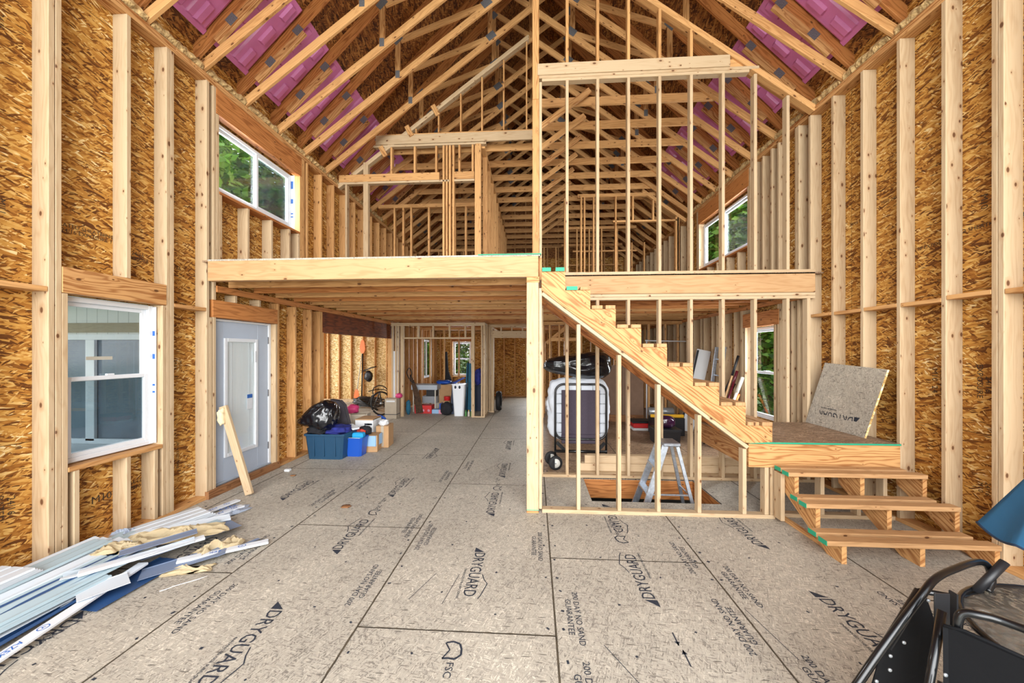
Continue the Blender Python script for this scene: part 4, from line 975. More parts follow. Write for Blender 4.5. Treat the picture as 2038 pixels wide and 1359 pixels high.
# ------------------------------------------------------------------ leaning offcut of floor sheet on the landing
def leaning_panel():
    r = empty('sheet_offcut', (3.54, 4.5, .78), 'weathered grey floor sheet offcut leaning on the studs above the landing', 'board')
    A = Vector((3.50, 4.955, .782)); B = Vector((3.47, 4.075, .782)); Cc = Vector((3.60, 3.965, 1.51)); D = Vector((3.60, 4.77, 1.555)); 
    n = (B - A).cross(D - A).normalized(); n = n if n.x < 0 else -n; t = n * .018
    bm = bmesh.new(); f = [bm.verts.new(p + t * .0) for p in (A, B, Cc, D)]; g = [bm.verts.new(p - t) for p in (A, B, Cc, D)]
    bm.faces.new(f); bm.faces.new(g[::-1])
    for i in range(4): bm.faces.new((f[i], g[i], g[(i + 1) % 4], f[(i + 1) % 4]))
    fin(bm, 'sheet', 'osb_floor', r)
    bm = bmesh.new(); e = Vector((0, -.003, 0)); q = [bm.verts.new(p + e) for p in (B, Cc, Cc - t, B - t)]; q2 = [bm.verts.new(p) for p in (B, Cc, Cc - t, B - t)]
    bm.faces.new(q); bm.faces.new(q2[::-1])
    for i in range(4): bm.faces.new((q[i], q2[i], q2[(i + 1) % 4], q[(i + 1) % 4]))
    fin(bm, 'cut_edge', 'osb_pale', r)
    X = (A - B).normalized(); Yv = -n.cross(X).normalized(); Yv = Yv if Yv.z < 0 else -Yv
    X = Yv.cross(n).normalized()
    dryguard(0, 0, 1, .66, r, (B * .42 + A * .58 + Vector((0, -.06, 0)) + (Cc - B) * .20 + n * .002, X, Yv))
leaning_panel()

# ------------------------------------------------------------------ short board leaning on the patio door, glove, sill litter
o = bar('leaning_board', (-3.335, 4.09, .02), (-3.655, 4.085, 1.05), .038, .089, 'spruce', None, n=(.0, 1, 0), bev=.003)
one(o, 'short offcut of two-by-four leaning against the patio door jamb', 'board')
gl_ = blob('work_glove', (-3.645, 4.05, .93), (.035, .04, .09), 'paper_tan', seed=4, amp=.35, sub=3); one(gl_, 'tan work glove stuck behind the board leaning at the door', 'glove')

# ------------------------------------------------------------------ pile of vinyl and trim offcuts by the low window
PROF = {'siding': [(0, 0), (.004, .026), (.018, .028), (.07, .012), (.074, .002), (.078, .022), (.09, .024), (.145, .010), (.149, .0), (.155, .016), (.17, .016), (.172, 0)],
        'soffit': [(0, 0), (.004, .012), (.075, .012), (.08, .003), (.09, .003), (.095, .012), (.17, .012), (.175, .003), (.185, .003), (.19, .012), (.26, .012), (.265, 0)],
        'channel': [(0, .028), (0, 0), (.05, 0), (.05, .02), (.085, .02)],
        'sheet': [(0, .004), (.01, 0), (.25, .002), (.26, .008)],
        'narrow': [(0, .003), (.01, 0), (.12, .002), (.13, .006)]}
def strip(name, a, b, prof, mat, label, cat='siding offcut', group=None, tw=0.0, sag=0.0, wscale=1.0, parts=None):
    a = Vector(a); b = Vector(b); d = (b - a); ln = d.length; d.normalize()
    w_ = Vector((d.y, -d.x, 0)).normalized(); up = w_.cross(d).normalized()
    if up.z < 0: up = -up
    P = PROF[prof]; bm = bmesh.new(); rows = []; n = 10
    for i in range(n + 1):
        t = i / n; c = a + (b - a) * t - Vector((0, 0, sag * 4 * t * (1 - t))); an = tw * (t - .5); wv_ = w_ * math.cos(an) + up * math.sin(an); uv_ = up * math.cos(an) - w_ * math.sin(an)
        top = [bm.verts.new(c + wv_ * (p * wscale) + uv_ * (q + .0025)) for p, q in P]; bot = [bm.verts.new(c + wv_ * (p * wscale) + uv_ * q) for p, q in P]
        rows.append((top, bot))
    for (t0, b0), (t1, b1) in zip(rows, rows[1:]):
        for k in range(len(P) - 1):
            bm.faces.new((t0[k], t0[k + 1], t1[k + 1], t1[k])); bm.faces.new((b0[k], b1[k], b1[k + 1], b0[k + 1]))
        bm.faces.new((t0[0], t1[0], b1[0], b0[0])); bm.faces.new((t0[-1], b0[-1], b1[-1], t1[-1]))
    for t0, b0 in (rows[0], rows[-1]):
        for k in range(len(P) - 1): bm.faces.new((t0[k], b0[k], b0[k + 1], t0[k + 1]))
    return tag(fin(bm, name, mat), label, cat, group)
GS = 'pale vinyl siding strips piled along the wall'
strip('siding_strip', (-3.70, 1.10, .03), (-3.66, 3.05, .07), 'siding', 'siding_pale', 'pale grey siding strip lying tight against the studs, bottom of the pile', group=GS)
for i, (a, b, pr_, mt, lb) in enumerate((
    ((-3.68, 1.25, .07), (-3.60, 2.95, .09), 'siding', 'siding_pale', 'pale siding strip against the wall under the window, second layer up'),
    ((-3.70, 1.20, .10), (-3.66, 2.82, .13), 'siding', 'siding_white', 'white siding strip highest against the wall under the low window'),
    ((-3.64, 1.10, .12), (-3.58, 2.76, .14), 'siding', 'siding_pale', 'pale siding strip just outside the highest strip at the wall'),
    ((-3.56, 1.0, .10), (-3.47, 2.84, .12), 'siding', 'siding_white', 'white siding strip running from the soffit stack to the crumpled paper'),
    ((-3.48, 1.1, .09), (-3.38, 2.72, .11), 'channel', 'siding_white', 'white J channel lying between the wall strips and the wide strips'),
    ((-3.42, 1.0, .07), (-3.33, 2.62, .10), 'siding', 'siding_pale', 'greenish pale siding strip in the middle of the pile'),
    ((-3.43, 1.0, .06), (-3.26, 2.78, .10), 'siding', 'siding_blue', 'dark blue siding strip showing as a long edge across the pile'),
    ((-3.38, 1.0, .065), (-3.21, 2.78, .105), 'siding', 'siding_pale', 'broad pale siding strip on top of the dark blue strip'),
    ((-3.34, 1.0, .05), (-3.20, 2.46, .08), 'siding', 'siding_pale', 'pale siding strip with a nail hem outside the broad strip'),
    ((-3.24, 1.05, .025), (-3.17, 2.38, .05), 'narrow', 'siding_white', 'white nail hem strip slotted along its edge near the open floor'),
    ((-3.06, 1.2, .01), (-3.10, 2.30, .02), 'channel', 'siding_blue', 'thin dark blue channel on the floor beside the pile'))):
    strip('siding_strip', a, b, pr_, mt, lb, group=GS, tw=(-.1, .05, .15, 0)[i % 4], sag=0.0)
GF = 'white soffit panels in two short stacks'
for i in range(4):
    strip('soffit_panel', (-3.72 + .01 * i, 1.4, .15 + .016 * i), (-3.70 + .01 * i, 2.36 - .02 * i, .155 + .016 * i), 'soffit', 'siding_white', f'short white perforated soffit panel at the frame edge, {("bottom", "second", "third", "top")[i]} of its stack', 'soffit panel', GF)
for i in range(4):
    strip('soffit_panel', (-3.70, 2.98 + .02 * i, .02 + .018 * i), (-3.46, 3.62 - .02 * i, .03 + .018 * i), 'soffit', 'siding_white', f'white soffit panel stacked beyond the crumpled paper, {("bottom", "second", "third", "top")[i]} of its stack', 'soffit panel', GF)
strip('flashing_sheet', (-3.09, 2.22, .004), (-3.05, 2.80, .012), 'sheet', 'siding_blue', 'wide dark blue flashing sheet lying flat on the floor', 'flashing')
strip('flashing_sheet', (-3.16, 2.60, .17), (-2.86, 2.93, .19), 'narrow', 'siding_slate', 'slate grey strip lying across the crumpled paper', 'flashing', wscale=.9)
strip('flashing_sheet', (-3.00, 2.62, .02), (-2.62, 2.95, .05), 'sheet', 'siding_slate', 'slate grey sheet under the white trim board', 'flashing', wscale=.7)
strip('flashing_sheet', (-3.30, 2.80, .05), (-2.98, 3.40, .05), 'sheet', 'siding_slate', 'grey sheet poking out beyond the crumpled paper', 'flashing')
strip('flashing_sheet', (-2.62, 2.84, .015), (-2.48, 3.14, .015), 'narrow', 'siding_slate', 'thin grey sliver ending beside the white trim board', 'flashing', wscale=.3)
strip('siding_strip', (-3.12, 2.30, .07), (-2.98, 2.50, .075), 'sheet', 'siding_white', 'square scrap of white vinyl with blue print by the dark blue sheet', wscale=.8)
strip('siding_strip', (-3.28, 2.35, .12), (-2.78, 2.83, .15), 'channel', 'siding_white', 'bent white channel crossing over the pile below the slate strip', sag=.01)
strip('siding_strip', (-3.12, 2.95, .09), (-3.02, 3.30, .07), 'siding', 'siding_pale', 'short pale siding scrap beyond the paper', wscale=.6)
strip('siding_strip', (-3.40, 3.00, .10), (-3.02, 3.44, .06), 'siding', 'siding_white', 'white siding scrap sticking out towards the patio door', wscale=.6)
def trim(a, b, label, words):
    a = Vector(a); b = Vector(b); d = (b - a).normalized(); nrm = Vector((d.y, -d.x, 0)).normalized(); up = nrm.cross(d).normalized(); up = up if up.z > 0 else -up
    r = empty('trim_board', a, label, 'trim board', 'white trim boards printed in blue')
    bar('board', a, b, .07, .019, 'vinyl_white', r, n=nrm)
    for t in words:
        p = a + (b - a) * t + up * .0105
        text('printed_name', 'AZEK', p, d, nrm * -1 if (nrm * -1).cross(d).z < 0 else nrm, .05, 'blue_print', r, ext=.0003) if False else text('printed_name', 'AZEK', p, -d, -(up.cross(d)), .048, 'blue_print', r, ext=.0003)
        q = p + d * .16
        bm = bmesh.new(); X_ = d; Y_ = up.cross(d)
        pts = [(math.cos(k * math.pi / 8) * .026, math.sin(k * math.pi / 8) * .022) for k in range(17)]
        stroke(bm, pts, .005, q, X_, Y_); stroke(bm, [(-.008, -.006), (0, .008), (.008, -.006)], .005, q, X_, Y_)
        fin(bm, 'printed_ring', 'blue_print', r)
trim((-2.80, 1.30, .035), (-3.01, 2.64, .06), 'long white plastic trim board lying outermost along the pile', (.4, .75))
trim((-2.80, 2.70, .05), (-2.33, 3.07, .03), 'short white plastic trim board pointing out over the floor seam', (.42,))
trim((-3.18, 2.36, .14), (-2.74, 2.88, .15), 'white plastic trim board lying over the middle of the pile', ())
trim((-3.44, 3.35, .03), (-3.33, 3.92, .02), 'white plastic trim board nearest the patio door', (.5,))
trim((-3.30, 3.30, .035), (-3.16, 3.78, .02), 'white plastic trim board beside the one nearest the door', (.5,))
def crumple(name, c, sx, sy, h, seed, label, rot=0, mat='paper_tan', cat='paper', flat=.35):
    from mathutils import noise
    bm = bmesh.new(); n = 26; vs = []
    for i in range(n + 1):
        row = []
        for j in range(n + 1):
            u, v = i / n * 2 - 1, j / n * 2 - 1
            e = noise.noise(Vector((u * 1.3 + seed, v * 1.3, 0))) * .3
            p = Vector((u + e, v + noise.noise(Vector((u, v * 1.5, seed))) * .3, 0))
            q = Vector((u * 1.7, v * 1.7, seed)); hh = (.50 - abs(noise.noise(q * .8)) * 1.5) + abs(noise.noise(q * 1.6)) * .55
            hh = max(0.03, hh * (1 - max(abs(u), abs(v)) ** 3 * .8))
            row.append(bm.verts.new((p.x * sx, p.y * sy, hh * h)))
        vs.append(row)
    for i in range(n):
        for j in range(n): bm.faces.new((vs[i][j], vs[i + 1][j], vs[i + 1][j + 1], vs[i][j + 1]))
    bmesh.ops.solidify(bm, geom=bm.faces[:], thickness=.0015)
    return tag(fin(bm, name, mat, None, Matrix.Translation(c) @ Matrix.Rotation(rot, 4, 'Z')), label, cat)
crumple('crumpled_paper', (-3.10, 2.96, .09), .33, .14, .15, 2.3, 'large crumpled tan builders paper on top of the pile', .55)
crumple('crumpled_paper', (-3.30, 2.70, .13), .13, .10, .07, 5.1, 'small crumpled tan paper above the wide siding strips', .2)
crumple('crumpled_paper', (-2.66, 2.93, .03), .15, .08, .11, 7.7, 'folded tan paper behind the short trim board', 1.0)
crumple('crumpled_paper', (-2.66, 2.66, .005), .16, .05, .06, 9.2, 'tan paper tucked under the short trim board', .35)
crumple('plastic_film', (-3.22, 3.60, .004), .22, .10, .05, 3.9, 'clear plastic film with blue print beyond the pile', 1.1, 'film', 'plastic film')
crumple('plastic_film', (-3.66, 3.03, .08), .07, .05, .06, 6.4, 'twist of white and blue film at the foot of a stud', .3, 'film', 'plastic film')
text('printed_film_name', 'AZEK', (-3.22, 3.66, .052), (.5, .85, 0), (-.85, .5, 0), .07, 'blue_print', [o for o in bpy.data.objects if o.name.startswith('plastic_film')][0], ext=.0003)
one(tube('wire_scrap', [(-2.64, 2.42, .004), (-2.61, 2.45, .004), (-2.60, 2.475, .004), (-2.50, 2.56, .004), (-2.46, 2.61, .004)], .0025, 'white_wire'), 'thin white wire scrap lying on the open floor', 'wire')
o = tube('vinyl_curl', smoothpath([(-3.12, 2.18, .005), (-3.08, 2.24, .03), (-3.10, 2.30, .05), (-3.05, 2.36, .01)]), .008, 'siding_white'); one(o, 'small white curl of vinyl beside the long trim board', 'vinyl scrap')

# ------------------------------------------------------------------ things stacked by the wide opening
t_ = empty('storage_tote', (-3.28, 5.8, 0), 'large dark blue plastic storage tote beside the wall', 'tote')
openbox('tub', -3.60, -2.98, 5.52, 5.98, 0, .40, 'tote_blue', t_, taper=.12, rim=.03)
for x in (-3.46, -3.30, -3.12): bx('rib', (x, 5.515, .05), (x + .02, 5.54, .36), 'tote_blue', t_)
tag(blob('blue_clothes', (-3.18, 5.78, .42), (.20, .19, .075), 'cloth_navy', seed=3, amp=.35, sub=4), 'heap of bright blue clothing in the dark blue tote', 'clothes')
tag(blob('dark_jacket', (-3.44, 5.75, .45), (.20, .24, .09), 'cloth_dark', seed=8, amp=.3, sub=4), 'dark padded jacket in the tote under the rubbish bag', 'jacket')
tag(bar('white_cloth', (-3.1, 5.95, .46), (-2.93, 5.85, .42), .03, .12, 'box_white', None, n=(0, 0, 1)), 'white folded cloth at the rim of the tote', 'cloth')
tag(blob('rubbish_bag', (-3.45, 5.66, .66), (.28, .24, .19), 'bag_plastic', seed=5, amp=.24, freq=1.5, sub=5, ridge=True, deform=lambda x, y, z: (x, y, z * (1 + .9 * max(-.75, min(x / .35, .55))) - (.14 if x < 0 else 0) * min(1, -x / .4) + .02)), 'shiny black rubbish bag heaped on the dark blue tote', 'rubbish bag')
b_ = empty('rectangular_bucket', (-2.93, 5.82, 0), 'small bright blue rectangular bucket with a bail handle', 'bucket')
openbox('tub', -3.06, -2.77, 5.70, 5.96, 0, .30, 'bucket_blue', b_, taper=.16, rim=.02); tube('handle', [(-3.06, 5.83, .28), (-3.04, 5.72, .30), (-2.80, 5.70, .30), (-2.77, 5.83, .28)], .005, 'wheel_white', b_)
tag(bx('wipes_pack', (-2.99, 5.80, .20), (-2.80, 5.92, .36), 'cyan_pack', None, .02), 'cyan plastic pack standing in the blue bucket', 'pack')
c_ = empty('garment_case', (-3.4, 6.2, 0), 'upright dark grey soft case behind the rubbish bag', 'case')
prism('shell', [(-3.55, .02), (-3.20, .02), (-3.22, .45), (-3.30, .76), (-3.38, .84), (-3.55, .86)], 6.15, 6.24, 'xz', 'case_grey', c_); tube('zip', [(-3.20, 6.145, .05), (-3.22, 6.145, .45), (-3.30, 6.145, .76), (-3.38, 6.145, .84), (-3.54, 6.145, .86)], .006, 'black_plastic', c_)
def carton(name, x0, x1, y0, y1, z0, z1, mat, label, cat='box', tape=None, rot=0, flaps=False, group=None):
    r = empty(name, ((x0 + x1) / 2, (y0 + y1) / 2, z0), label, cat, group)
    if flaps:
        openbox('body', x0, x1, y0, y1, z0, z1, mat, r, t=.005)
        bar('flap', ((x0 + x1) / 2, y0 + .01, z1), ((x0 + x1) / 2, y0 - .07, z1 + .03), x1 - x0 - .02, .004, mat, r, n=(1, 0, 0), bev=0); bar('flap', (x1 - .01, (y0 + y1) / 2, z1), (x1 + .07, (y0 + y1) / 2, z1 + .04), y1 - y0 - .02, .004, mat, r, n=(0, 1, 0), bev=0)
    else: bx('body', (x0, y0, z0), (x1, y1, z1), mat, r, .004)
    if tape: bx('tape', ((x0 + x1) / 2 - .025, y0 - .002, z0 + .02), ((x0 + x1) / 2 + .025, y1 + .002, z1 + .002), tape, r, bev=0)
    if rot: r.rotation_euler.z = rot
    return r
carton('cardboard_box', -3.46, -3.16, 6.62, 6.95, 0, .52, 'cardboard_grey', 'pale grey open carton behind the dark grey case', flaps=True, rot=.2)
tag(blob('pink_bag', (-3.50, 6.85, .58), (.11, .10, .09), 'pink_plastic', seed=6, amp=.25, sub=3), 'pink bag sitting on the pale grey carton', 'bag')
k_ = carton('printer_box', -3.15, -2.83, 6.25, 6.6, .20, .50, 'box_white', 'white appliance box with small printed marks, on the cartons'); bx('print_mark', (-2.93, 6.246, .40), (-2.88, 6.249, .43), 'ink', k_, bev=0); bx('print_mark', (-2.98, 6.246, .40), (-2.845, 6.249, .43), 'ink', k_, bev=0); bx('orange_lid_edge', (-3.15, 6.247, .485), (-2.83, 6.6, .503), 'cardboard', k_, bev=0)
carton('cardboard_box', -3.12, -2.86, 6.3, 6.6, 0, .195, 'cardboard', 'brown carton under the white appliance box')
k_ = carton('cardboard_box', -2.95, -2.66, 5.98, 6.24, 0, .28, 'cardboard', 'open carton with a light blue band beside the blue bucket', flaps=False, rot=.15); bx('blue_band', (-2.952, 5.977, .10), (-2.658, 6.242, .275), 'box_lightblue', k_, bev=0)
carton('cardboard_box', -2.80, -2.58, 6.28, 6.58, 0, .38, 'cardboard', 'plain brown carton behind the light blue banded one', tape='cardboard_grey', rot=.1)
tag(blob('red_bag', (-3.00, 6.05, .33), (.16, .10, .06), 'red_bag', seed=11, amp=.4, sub=4), 'red patterned bag lying over the banded carton', 'bag')
tag(blob('dark_hat', (-2.88, 6.08, .345), (.09, .09, .08), 'cloth_dark', seed=12, amp=.35, sub=3), 'dark crumpled cap on the banded carton', 'cap')
tag(blob('white_paper_wad', (-2.70, 6.40, .42), (.08, .08, .06), 'box_white', seed=13, amp=.4, sub=3), 'wad of white paper on the plain brown carton', 'paper')
tag(tube('blue_dish', smoothpath([(-3.12, 6.9, .30), (-3.05, 6.86, .42), (-2.95, 6.86, .44), (-2.88, 6.9, .38)]), .03, 'bucket_blue'), 'blue curved plastic piece behind the white box', 'plastic piece')
tag(bx('crumpled_cup', (-3.52, 4.93, 0), (-3.44, 4.99, .035), 'box_white', None, .012), 'small white cap lying on the floor by the door sill', 'cap')
tag(blob('fallen_leaf', (-3.28, 4.78, .008), (.035, .03, .006), 'sill_wood', seed=2, amp=.6, sub=2), 'dry brown leaf on the floor near the door', 'leaf')
tag(blob('fallen_leaf', (-2.05, 3.86, .008), (.05, .04, .006), 'sill_wood', seed=9, amp=.7, sub=2), 'reddish scrap on the floor past the film', 'scrap')

# side room: box, pink ball, bicycle, hose coil, paddle, bow
k_ = carton('cardboard_box', -3.76, -3.46, 8.98, 9.22, 0, .50, 'cardboard_grey', 'tall taped pale carton at the corner of the wide opening', tape=None); bx('tape', (-3.762, 8.977, .10), (-3.458, 9.222, .115), 'ink', k_, bev=0); bx('tape', (-3.72, 8.976, .42), (-3.50, 8.98, .46), 'box_white', k_, bev=0)
tag(blob('knitted_cap', (-3.44, 9.1, .57), (.085, .08, .065), 'pink_plastic', seed=15, amp=.12, sub=3), 'pink knitted cap on the tall taped carton', 'cap')
bk = empty('bicycle', (-4.05, 9.5, 0), 'black bicycle lying against the hose coil in the side room', 'bicycle')
def wheel(c, r, ax, par, w=.022):
    ax = Vector(ax).normalized(); u = ax.cross(Vector((0, 0, 1))).normalized(); v = u.cross(ax)
    ring = [Vector(c) + u * math.cos(2 * math.pi * k / 28) * r + v * math.sin(2 * math.pi * k / 28) * r for k in range(28)]
    wo = tube('wheel', ring, w, 'rubber', par, closed=True); 
    bm = bmesh.new()
    for k in range(0, 28, 2):
        p, q = Vector(c), ring[k]; d = (q - p).normalized(); s_ = d.cross(ax) * .0012
        bm.faces.new([bm.verts.new(x) for x in (p - s_, p + s_, q + s_, q - s_)])
    fin(bm, 'spokes', 'silver', wo); tube('hub', [Vector(c) - ax * .04, Vector(c) + ax * .04], .022, 'silver', wo)
wheel((-4.05, 9.45, .32), .30, (.85, -.5, .15), bk); wheel((-4.75, 10.2, .17), .30, (.5, .3, .85), bk)
fr = [(-4.05, 9.45, .32), (-4.2, 9.7, .60), (-4.55, 10.0, .45), (-4.75, 10.2, .17)]
tube('frame', fr, .018, 'black_metal', bk); tube('frame', [(-4.2, 9.7, .60), (-4.42, 9.85, .16), (-4.75, 10.2, .17)], .016, 'black_metal', bk); tube('handlebar', smoothpath([(-4.45, 9.55, .62), (-4.25, 9.7, .66), (-4.05, 9.8, .62), (-4.0, 9.7, .5)]), .012, 'black_metal', bk)
hs = []
for k in range(90):
    a = k * .42; hs.append((-4.95 + math.cos(a) * (.42 + .07 * math.sin(k * .7)), 10.75 + math.sin(a) * (.28 + .05 * math.cos(k * .9)), .03 + .0028 * k + .02 * math.sin(k * 1.3)))
tag(tube('hose_coil', hs, .017, 'hose', seg=6), 'tangled coil of dark hose on the side room floor', 'hose')
tag(tube('hose_loop', smoothpath([(-4.7, 10.6, .1), (-4.8, 10.6, .55), (-4.55, 10.7, .66), (-4.3, 10.8, .35), (-4.6, 10.9, .15), (-4.2, 10.7, .5), (-4.4, 10.5, .05)]), .016, 'hose', seg=6), 'loose hose loop standing up out of the coil', 'hose')
pd = empty('kayak_paddle', (-5.78, 11.72, 0), 'kayak paddle with orange blades leaning upright on the side room wall', 'paddle')
def blade(c, h, w, par): 
    pts = [(math.sin(t) * w / 2 * (1.0 if math.cos(t) < 0 else .85), math.cos(t) * h / 2) for t in [2 * math.pi * k / 20 for k in range(20)]]
    return prism('blade', [(c[0] + a, c[2] + b) for a, b in pts], c[1], c[1] + .012, 'xz', 'orange_blade', par)
blade((-5.66, 11.72, 1.85), .46, .19, pd); blade((-5.80, 11.60, .25), .42, .19, pd); tube('shaft', [(-5.68, 11.735, 1.62), (-5.79, 11.61, .40)], .014, 'offwhite', pd); 
bw = empty('garden_tool', (-5.50, 11.6, 0), 'black pole tool with a round head leaning beside the kayak paddle', 'tool')
tube('pole', [(-5.62, 11.66, 1.62), (-5.58, 11.5, .10)], .022, 'black_plastic', bw); tube('bracket', [(-5.58, 11.62, 1.05), (-5.30, 11.6, 1.16), (-5.14, 11.62, 1.20)], .018, 'black_plastic', bw); tag_ = blob('motor_head', (-5.40, 11.62, .88), (.13, .08, .17), 'black_plastic', bw, seed=3, amp=.3, sub=3)
for k in range(9): tube('bristle', [(-5.61, 11.64, 1.5 - k * .07), (-5.50, 11.62, 1.52 - k * .07)], .006, 'black_plastic', bw, seg=5)
tag(blob('black_boot_bag', (-5.35, 11.2, .14), (.34, .16, .13), 'black_plastic', seed=21, amp=.3, sub=4), 'low black bag on the floor under the paddle', 'bag')

# pantry
k_ = empty('laundry_hamper', (-1.98, 9.46, 0), 'tall white plastic hamper with dark slots and a blue top', 'hamper')
openbox('tub', -2.15, -1.81, 9.42, 9.70, 0, .84, 'vinyl_white', k_, taper=.28, rim=.02, t=.008)
for i in range(2): lathe('slot', [(.028, 0), (.028, .004)], 'ink', parent=k_, seg=16, mw=Matrix.Translation((-2.06 + i * .11, 9.425, .76)) @ Matrix.Rotation(math.pi / 2, 4, 'X') @ Matrix.Diagonal((1, 1.5, 1, 1)))
tag(bar('folder', (-2.13, 9.47, .86), (-1.87, 9.60, 1.0), .24, .02, 'bucket_blue', None, n=(-.4, 1, 0)), 'blue and white folder lying on the white hamper', 'folder')
k_ = carton('red_box', -3.27, -2.80, 9.80, 10.1, 0, .22, 'red_box', 'red floral box on the floor inside the pantry opening')
for x in (-3.2, -3.03, -2.88): lathe('flower', [(.04, 0), (.04, .002)], 'pale_pink', parent=k_, seg=7, mw=Matrix.Translation((x, 9.797, .08)) @ Matrix.Rotation(math.pi / 2, 4, 'X'))
k_ = carton('shoe_box', -2.79, -2.52, 9.80, 10.0, 0, .11, 'box_lightblue', 'small blue and pink box beside the red floral box'); bx('pink_end', (-2.60, 9.797, .0), (-2.518, 9.80, .11), 'pale_pink', k_, bev=0)
carton('storage_box', -2.61, -2.36, 9.90, 10.15, 0, .26, 'bucket_blue', 'bright blue box behind the small blue and pink box')
carton('food_box', -2.52, -2.34, 9.95, 10.1, .265, .33, 'cardboard', 'small brown packet on the bright blue box')
lathe_ = lathe('cookie_tin', [(.08, 0), (.085, .01), (.085, .08), (.09, .085), (.09, .11), (.0801, .112)], 'red_box', (-2.42, 10.02, .335), seg=20); tag(lathe_, 'red round tin on top of the brown packet', 'tin')
carton('printer', -3.18, -2.75, 10.2, 10.55, .23, .42, 'grey_plastic', 'grey and white printer standing behind the red floral box', 'printer')
carton('printer', -3.08, -2.78, 10.25, 10.5, .425, .60, 'black_plastic', 'black printer stacked on the grey one', 'printer')
bn = empty('bench', (-3.07, 10.15, 0), 'white bench top on thin legs behind the boxes', 'bench'); bx('bench_top', (-3.44, 10.0, .62), (-2.70, 10.5, .76), 'vinyl_grey', bn, .01)
for x in (-3.38, -2.76):
    for y in (10.04, 10.46): bx('leg', (x - .015, y - .015, 0), (x + .015, y + .015, .62), 'offwhite', bn)
tag(blob('black_duffel', (-2.34, 9.60, .17), (.15, .12, .17), 'cloth_dark', seed=31, amp=.25, sub=3), 'black bag slumped between the blue box and the hamper', 'bag')
tag(bar('navy_board', (-2.20, 9.70, 0.01), (-2.18, 9.85, .88), .12, .02, 'dark_panel', None, n=(1, 0, 0)), 'dark navy board standing left of the white hamper', 'board')
lo = empty('driftwood', (-3.3, 9.7, 0), 'bundle of bark covered branches leaning in the pantry corner', 'branches')
for i in range(5): tube('branch', smoothpath([(-3.18 + .035 * i, 9.72 + .02 * i, .02), (-3.27 + .03 * i, 9.8, .5), (-3.42 + .025 * i, 9.9, 1.05 - .05 * i)]), [.022] * 13, 'bark', lo)
tag(tube('cable_loop', smoothpath([(-3.40, 9.75, .95), (-3.46, 9.72, 1.12), (-3.38, 9.7, 1.24), (-3.31, 9.7, 1.10), (-3.36, 9.7, .92), (-3.25, 9.7, .85)]), .012, 'rubber', seg=6), 'looped black cable hanging over the branches', 'cable')
tag(blob('teal_bag', (-3.38, 9.62, .20), (.06, .06, .19), 'teal_cloth', seed=33, amp=.2, sub=3), 'teal bag standing at the foot of the branches', 'bag')
gt = empty('guitar', (-2.7, 11.1, 0), 'dark slim guitar case leaning beyond the bench', 'case'); prism('case', [(-2.78, 1.68), (-2.70, 1.68), (-2.66, 1.1), (-2.52, .7), (-2.50, .3), (-2.60, .02), (-2.80, .02), (-2.88, .3), (-2.84, .7), (-2.76, 1.1)], 11.1, 11.2, 'xz', 'cloth_dark', gt)
ch = empty('camp_chair', (-1.75, 9.95, 0), 'folded teal camp chair standing behind the hamper', 'chair'); prism('bundle', [(-1.86, .05), (-1.62, .05), (-1.64, .9), (-1.72, 1.35), (-1.84, 1.38), (-1.88, .9)], 9.9, 10.02, 'xz', 'teal_cloth', ch)
for x in (-1.84, -1.68): tube('leg', [(x, 9.88, 0), (x + .03, 9.9, 1.42)], .012, 'black_metal', ch)
for i in range(3):
    x = -1.79 + i * .075
    bo = empty('bottle', (x, 9.46, 0), ('green capped bottle nearest the white hamper', 'yellow capped bottle in the middle of the three small bottles', 'white capped bottle beside the pantry post')[i], 'bottle', 'small bottles on the pantry floor')
    lathe('body', [(.026, 0), (.028, .01), (.028, .11), (.012, .135)], ('green_plastic', 'offwhite', 'green_plastic')[i], (x, 9.46, 0), bo, 14); lathe('cap', [(.014, .135), (.014, .165)], ('green_plastic', 'yellow', 'box_white')[i], (x, 9.46, 0), bo, 12)
tag(blob('blue_tarp', (-2.62, 10.5, .80), (.22, .14, .06), 'bucket_blue', seed=41, amp=.35, sub=3), 'blue folded tarp on boxes right of the bench', 'tarp')
carton('crate', -2.75, -2.3, 10.4, 10.7, 0, .73, 'cardboard', 'brown carton holding up the blue tarp')
carton('crate', -2.15, -1.45, 10.3, 10.7, 0, .75, 'dark_panel', 'dark blue crate behind the hamper and camp chair', 'crate')
tag(blob('blue_bag', (-1.50, 9.75, 1.0), (.11, .12, .22), 'cloth_navy', seed=43, amp=.25, sub=3), 'navy bag on the crate behind the pantry post', 'bag')
tag(lathe('round_tyre', [(.17, -.06), (.26, -.07), (.28, 0), (.26, .07), (.17, .06), (.17, -.06)], 'rubber', seg=24, mw=Matrix.Translation((-1.02, 10.45, .28)) @ Matrix.Rotation(math.pi / 2, 4, 'Y')), 'black tyre leaning just inside the hall opening', 'tyre')

